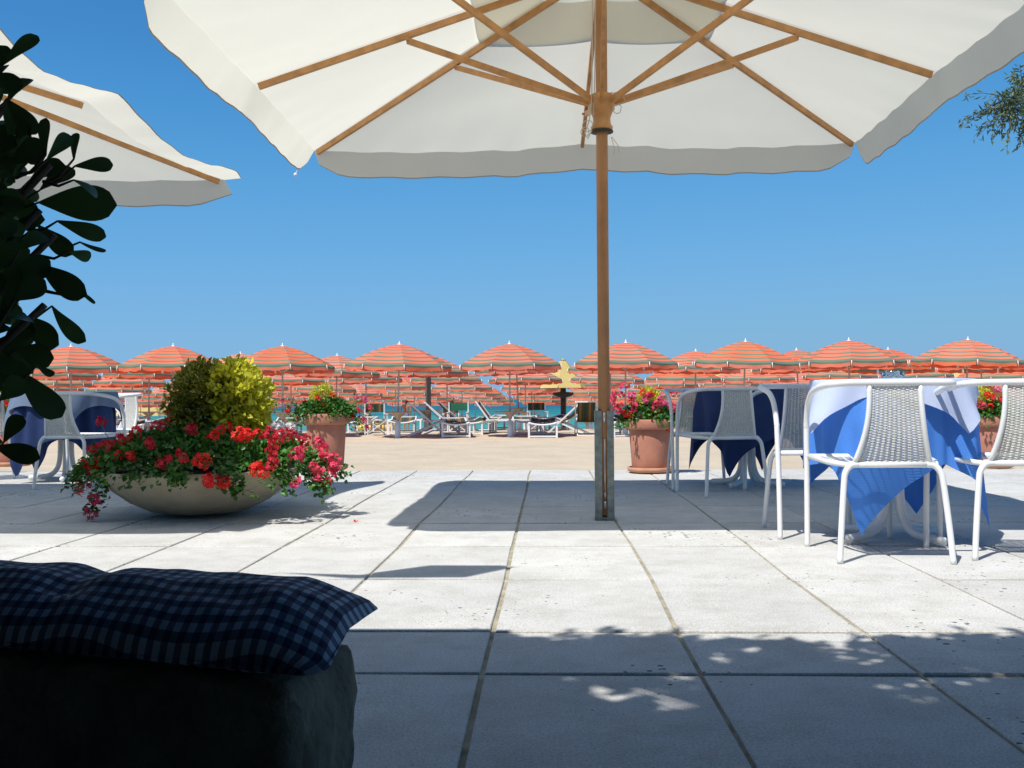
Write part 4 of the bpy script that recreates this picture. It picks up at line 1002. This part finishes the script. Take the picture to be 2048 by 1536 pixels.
def director_proto(fabric):
    t = empty('folding_chair'); W = .27
    for sx in (-1, 1):
        m = MB(); m.beam((sx*W, -.22, 0), (sx*W, -.22, .56), .03, .03); m.beam((sx*W, .22, 0), (sx*W, .22, .86), .03, .03); m.beam((sx*W, -.25, .57), (sx*W, .23, .57), .05, .02); m.build('side_frame', M['white'], t, smooth=False)
    for yy in (-.2, .2):
        m = MB(); m.beam((-W, yy, .03), (W, yy, .42), .022, .022); m.build('cross_bar', M['white'], t, smooth=False)
        m = MB(); m.beam((W, yy+.03, .03), (-W, yy+.03, .42), .022, .022); m.build('cross_bar', M['white'], t, smooth=False)
    m = MB(); m.sheet(lambda u, v: ((u*2-1)*W, -.22+.44*v, .43-.03*math.sin(math.pi*u)), 5, 3); m.build('seat', fabric, t)
    m = MB(); m.sheet(lambda u, v: ((u*2-1)*(W+.01), .235+.02*math.sin(math.pi*u), .62+.22*v), 5, 2); m.build('backrest', fabric, t)
    return t
protos = {'L': lounger_proto(M['sling']), 'R': lounger_proto(M['sling'], .95), 'D': deck_proto(M['sling']), 'F': director_proto(M['sling']), 'G': director_proto(M['gcanvas'])}
used = set()
CATS = {'R': ('sun lounger', 'white sun loungers on the sand'), 'L': ('sun lounger', 'white sun loungers on the sand'), 'D': ('deck chair', 'striped deck chairs on the sand'), 'F': ('folding chair', 'folding chairs on the sand'), 'G': ('folding chair', None)}
def furn(k, x, Z, rz, label, s=1):
    o = protos[k] if k not in used else copy_tree(protos[k]); used.add(k)
    p = at_y(x, 850, Z); o.location = (p.x, p.y, ground_z(Z)+.005); o.rotation_euler = (0, 0, R(rz)); s *= {'D': .82, 'F': .8, 'G': .82}.get(k, .95); o.scale = (s, s, s)
    tag(o, label, CATS[k][0], CATS[k][1]); return o
furn('L', 1086, 20.6, 0, 'white lounger foot end towards us, right of the two white parasol sleeves')
furn('L', 908, 21.0, 8, 'white lounger foot end towards us, in front of the green chair')
furn('L', 962, 22.4, -12, 'white lounger between the green chair and the centre parasol pole', .95)
furn('L', 806, 22.6, 6, 'white lounger below the bare backed man')
furn('R', 1012, 23.0, 85, 'white lounger seen side on behind the centre parasol pole')
furn('D', 1172, 20.8, 180, 'upright striped deck chair left of the big umbrella pole')
furn('D', 1140, 22.2, 250, 'striped deck chair turned sideways beside the dark post')
furn('G', 916, 22.8, 0, 'deep green canvas folding chair with its back to us')
furn('D', 850, 20.9, 100, 'white framed deck chair side on, nearest of the reclined pair')
furn('D', 880, 22.0, 100, 'white framed deck chair side on, farther of the reclined pair')
furn('F', 752, 21.8, 20, 'white folding chair with crossed legs right of the terracotta pot')
furn('L', 1226, 20.8, 15, 'white lounger half hidden behind the pole right of centre')
furn('F', 1075, 24.0, 10, 'striped folding chair behind the centre lounger')
furn('L', 990, 25.5, -15, 'white lounger near the water left of the centre parasol pole')
furn('L', 262, 20.8, 20, 'white lounger nearest in the gap left of the flower shrub')
furn('R', 290, 23.0, 75, 'white lounger seen side on in the gap left of the flower shrub')
furn('L', 238, 24.2, -10, 'white lounger farthest back in the gap, left of the flower shrub')
furn('L', 575, 22.0, 10, 'white lounger seen between flower bowl and terracotta pot')
furn('L', 712, 22.6, -5, 'white lounger just right of the left terracotta pot')
furn('L', 1052, 22.6, 4, 'white lounger right behind the two white parasol sleeves near the centre')
furn('L', 1105, 24.6, -30, 'white lounger farther back, left of the dark post under yellow canvas')
furn('L', 940, 25.5, 60, 'white lounger farther back, just right of the green chair')
furn('L', 1244, 23.5, -10, 'white lounger in the gap between the pole and terracotta pot')
furn('L', 312, 22.0, -5, 'white lounger next to the flower shrub on its left')
furn('D', 905, 24.6, 105, 'white framed deck chair behind the green folding chair')
furn('L', 780, 24.4, 80, 'white lounger seen side on left of the bare backed man')
furn('L', 1395, 21.5, 5, 'white lounger seen through the middle woven chairs')

# dark posts, pedal boat
p = at_y(857, 850, 27); m = MB(); m.box((p.x, p.y, ground_z(27)+.75), (.13, .13, 1.7)); m.box((p.x, p.y, ground_z(27)+1.63), (.17, .17, .06)); m.box((p.x, p.y, ground_z(27)+.1), (.2, .2, .2))
tag(m.build('wooden_post', M['darkpost'], origin=(p.x, p.y, ground_z(27)), smooth=False), 'dark wooden post standing between the seated person and the bare backed man', 'post')
p = at_y(752, 824, 50); g = -.98
t = wempty('pedal_boat', (p.x, p.y, g), 'small yellow pedal boat drawn up at the water, left of the bare backed man', 'boat')
for s in (-1, 1):
    m = MB(); m.tube([(p.x-1.1, p.y+s*.4, g+.35), (p.x-.85, p.y+s*.4, g+.22), (p.x, p.y+s*.4, g+.18), (p.x+.85, p.y+s*.4, g+.22), (p.x+1.1, p.y+s*.4, g+.35)], [.06, .17, .19, .17, .06], 8); m.build('float', M['yellowplastic'], t)
m = MB(); m.box((p.x, p.y, g+.42), (1.2, .9, .06)); m.build('deck', M['yellowplastic'], t)
for s in (-1, 1):
    m = MB(); m.box((p.x-.1, p.y+s*.22, g+.50), (.4, .34, .08)); m.box((p.x-.33, p.y+s*.22, g+.68), (.07, .34, .38)); m.build('seat', M['gcanvas'], t)

# ------------------------------------------------------------------ people
def person(loc, J, E, label, hair_c, shorts=None, s=1.0, rz=0):
    t = empty('person', loc, rz, label, 'person')
    names = list(J); me = bpy.data.meshes.new('body'); me.from_pydata([tuple(Vector(J[n][0])*s) for n in names], [(names.index(a), names.index(b)) for a, b in E], [])
    o = bpy.data.objects.new('body', me); col.objects.link(o); o.parent = t
    sk = o.modifiers.new('skin', 'SKIN'); sv = me.skin_vertices
    layer = sv[0] if len(sv) else None
    if layer is None:
        bpy.context.view_layer.objects.active = o; bpy.ops.mesh.customdata_skin_add(); layer = me.skin_vertices[0]
    for i, n in enumerate(names):
        layer.data[i].radius = (J[n][1]*s, (J[n][2] if len(J[n]) > 2 else J[n][1])*s); layer.data[i].use_root = (n == 'pelvis')
    sb = o.modifiers.new('sub', 'SUBSURF'); sb.levels = 2; sb.render_levels = 2; me.materials.append(M['skin'])
    H = Vector(J['head'][0])*s; m = MB()
    m.lathe([(0, .125*s), (.05*s, .118*s), (.085*s, .085*s), (.098*s, .04*s), (.097*s, -.01*s), (.085*s, -.06*s), (.06*s, -.085*s)], H+Vector((0, -.018*s, .01)), 14)
    m.build('hair', M['hair'], t)
    return t
def arm(J, E, sd, sh, el, wr):
    n = 'l' if sd < 0 else 'r'
    J['sh'+n] = (sh, .055, .05); J['el'+n] = (el, .04); J['wr'+n] = (wr, .027, .024)
    v = (Vector(wr)-Vector(el)).normalized(); J['pa'+n] = (Vector(wr)+v*.07, .035, .018); E += [('chest', 'sh'+n), ('sh'+n, 'el'+n), ('el'+n, 'wr'+n), ('wr'+n, 'pa'+n)]
    for q in range(4):
        J['f%d%s' % (q, n)] = (Vector(wr)+v*(.15+.012*(1.5-abs(q-1.5)))+Vector((.0, (q-1.5)*.02, 0)), .009); E.append(('pa'+n, 'f%d%s' % (q, n)))
    J['th'+n] = (Vector(wr)+v*.09+Vector((0, .05, 0)), .010); E.append(('pa'+n, 'th'+n))
J = {'pelvis': ((0, 0, .92), .145, .10), 'waist': ((0, 0, 1.06), .125, .09), 'chest': ((0, 0, 1.27), .155, .10), 'neck': ((0, .0, 1.45), .055), 'head': ((0, .015, 1.60), .075, .09), 'crown': ((0, .015, 1.67), .07, .08), 'face': ((0, .09, 1.57), .03)}
E = [('pelvis', 'waist'), ('waist', 'chest'), ('chest', 'neck'), ('neck', 'head'), ('head', 'crown'), ('head', 'face')]
for s_ in (-1, 1):
    n = 'l' if s_ < 0 else 'r'
    J['hip'+n] = ((s_*.09, 0, .86), .09); J['kn'+n] = ((s_*.10, .02, .48), .058); J['an'+n] = ((s_*.10, -.01, .09), .036); J['to'+n] = ((s_*.12, .16, .03), .03, .025); J['he'+n] = ((s_*.10, -.05, .035), .03)
    E += [('pelvis', 'hip'+n), ('hip'+n, 'kn'+n), ('kn'+n, 'an'+n), ('an'+n, 'to'+n), ('an'+n, 'he'+n)]
    arm(J, E, s_, (s_*.19, 0, 1.39), (s_*.27, -.02, 1.13), (s_*.24, .12, .92))
Zp = 46; p = at_y(812, 798, Zp); gz = ground_z(Zp)
pr = person((p.x, Zp, gz), J, E, 'bare backed dark haired man in grey shorts standing, facing the sea', None, s=(p.z-gz)/1.74)
m = MB(); k = (p.z-gz)/1.74
m.lathe([(.165*k, 1.0*k), (.178*k, .9*k), (.18*k, .8*k)], n=16)
for s_ in (-1, 1): m.lathe([(.105*k, .84*k), (.10*k, .7*k), (.105*k, .56*k)], (s_*.095*k, 0, 0), 12)
m.build('shorts', M['shorts'], pr)
# seated person, only the head above the green chair
J2 = {'pelvis': ((0, 0, .42), .15, .11), 'waist': ((0, -.02, .55), .125, .09), 'chest': ((0, -.03, .75), .155, .10), 'neck': ((0, -.02, .91), .055), 'head': ((0, .0, 1.04), .075, .09), 'crown': ((0, .0, 1.10), .07, .08), 'face': ((0, .08, 1.02), .03)}
E2 = [('pelvis', 'waist'), ('waist', 'chest'), ('chest', 'neck'), ('neck', 'head'), ('head', 'crown'), ('head', 'face')]
for s_ in (-1, 1):
    n = 'l' if s_ < 0 else 'r'
    J2['hip'+n] = ((s_*.10, .08, .42), .09); J2['kn'+n] = ((s_*.12, .48, .44), .058); J2['an'+n] = ((s_*.12, .50, .07), .036); J2['to'+n] = ((s_*.13, .66, .03), .03, .025); J2['he'+n] = ((s_*.12, .46, .03), .03)
    E2 += [('pelvis', 'hip'+n), ('hip'+n, 'kn'+n), ('kn'+n, 'an'+n), ('an'+n, 'to'+n), ('an'+n, 'he'+n)]
    arm(J2, E2, s_, (s_*.19, -.02, .85), (s_*.25, .05, .62), (s_*.2, .25, .5))
Zs = 28.0; p = at_y(903, 801, Zs); gz = ground_z(Zs); k = (p.z-gz)/1.17
person((p.x, Zs, gz), J2, E2, 'dark haired person seated beyond the green chair, only the head showing', None, s=k)
furn('F', 903, Zs+.02, 180, 'folding chair carrying the seated person beyond the green chair')
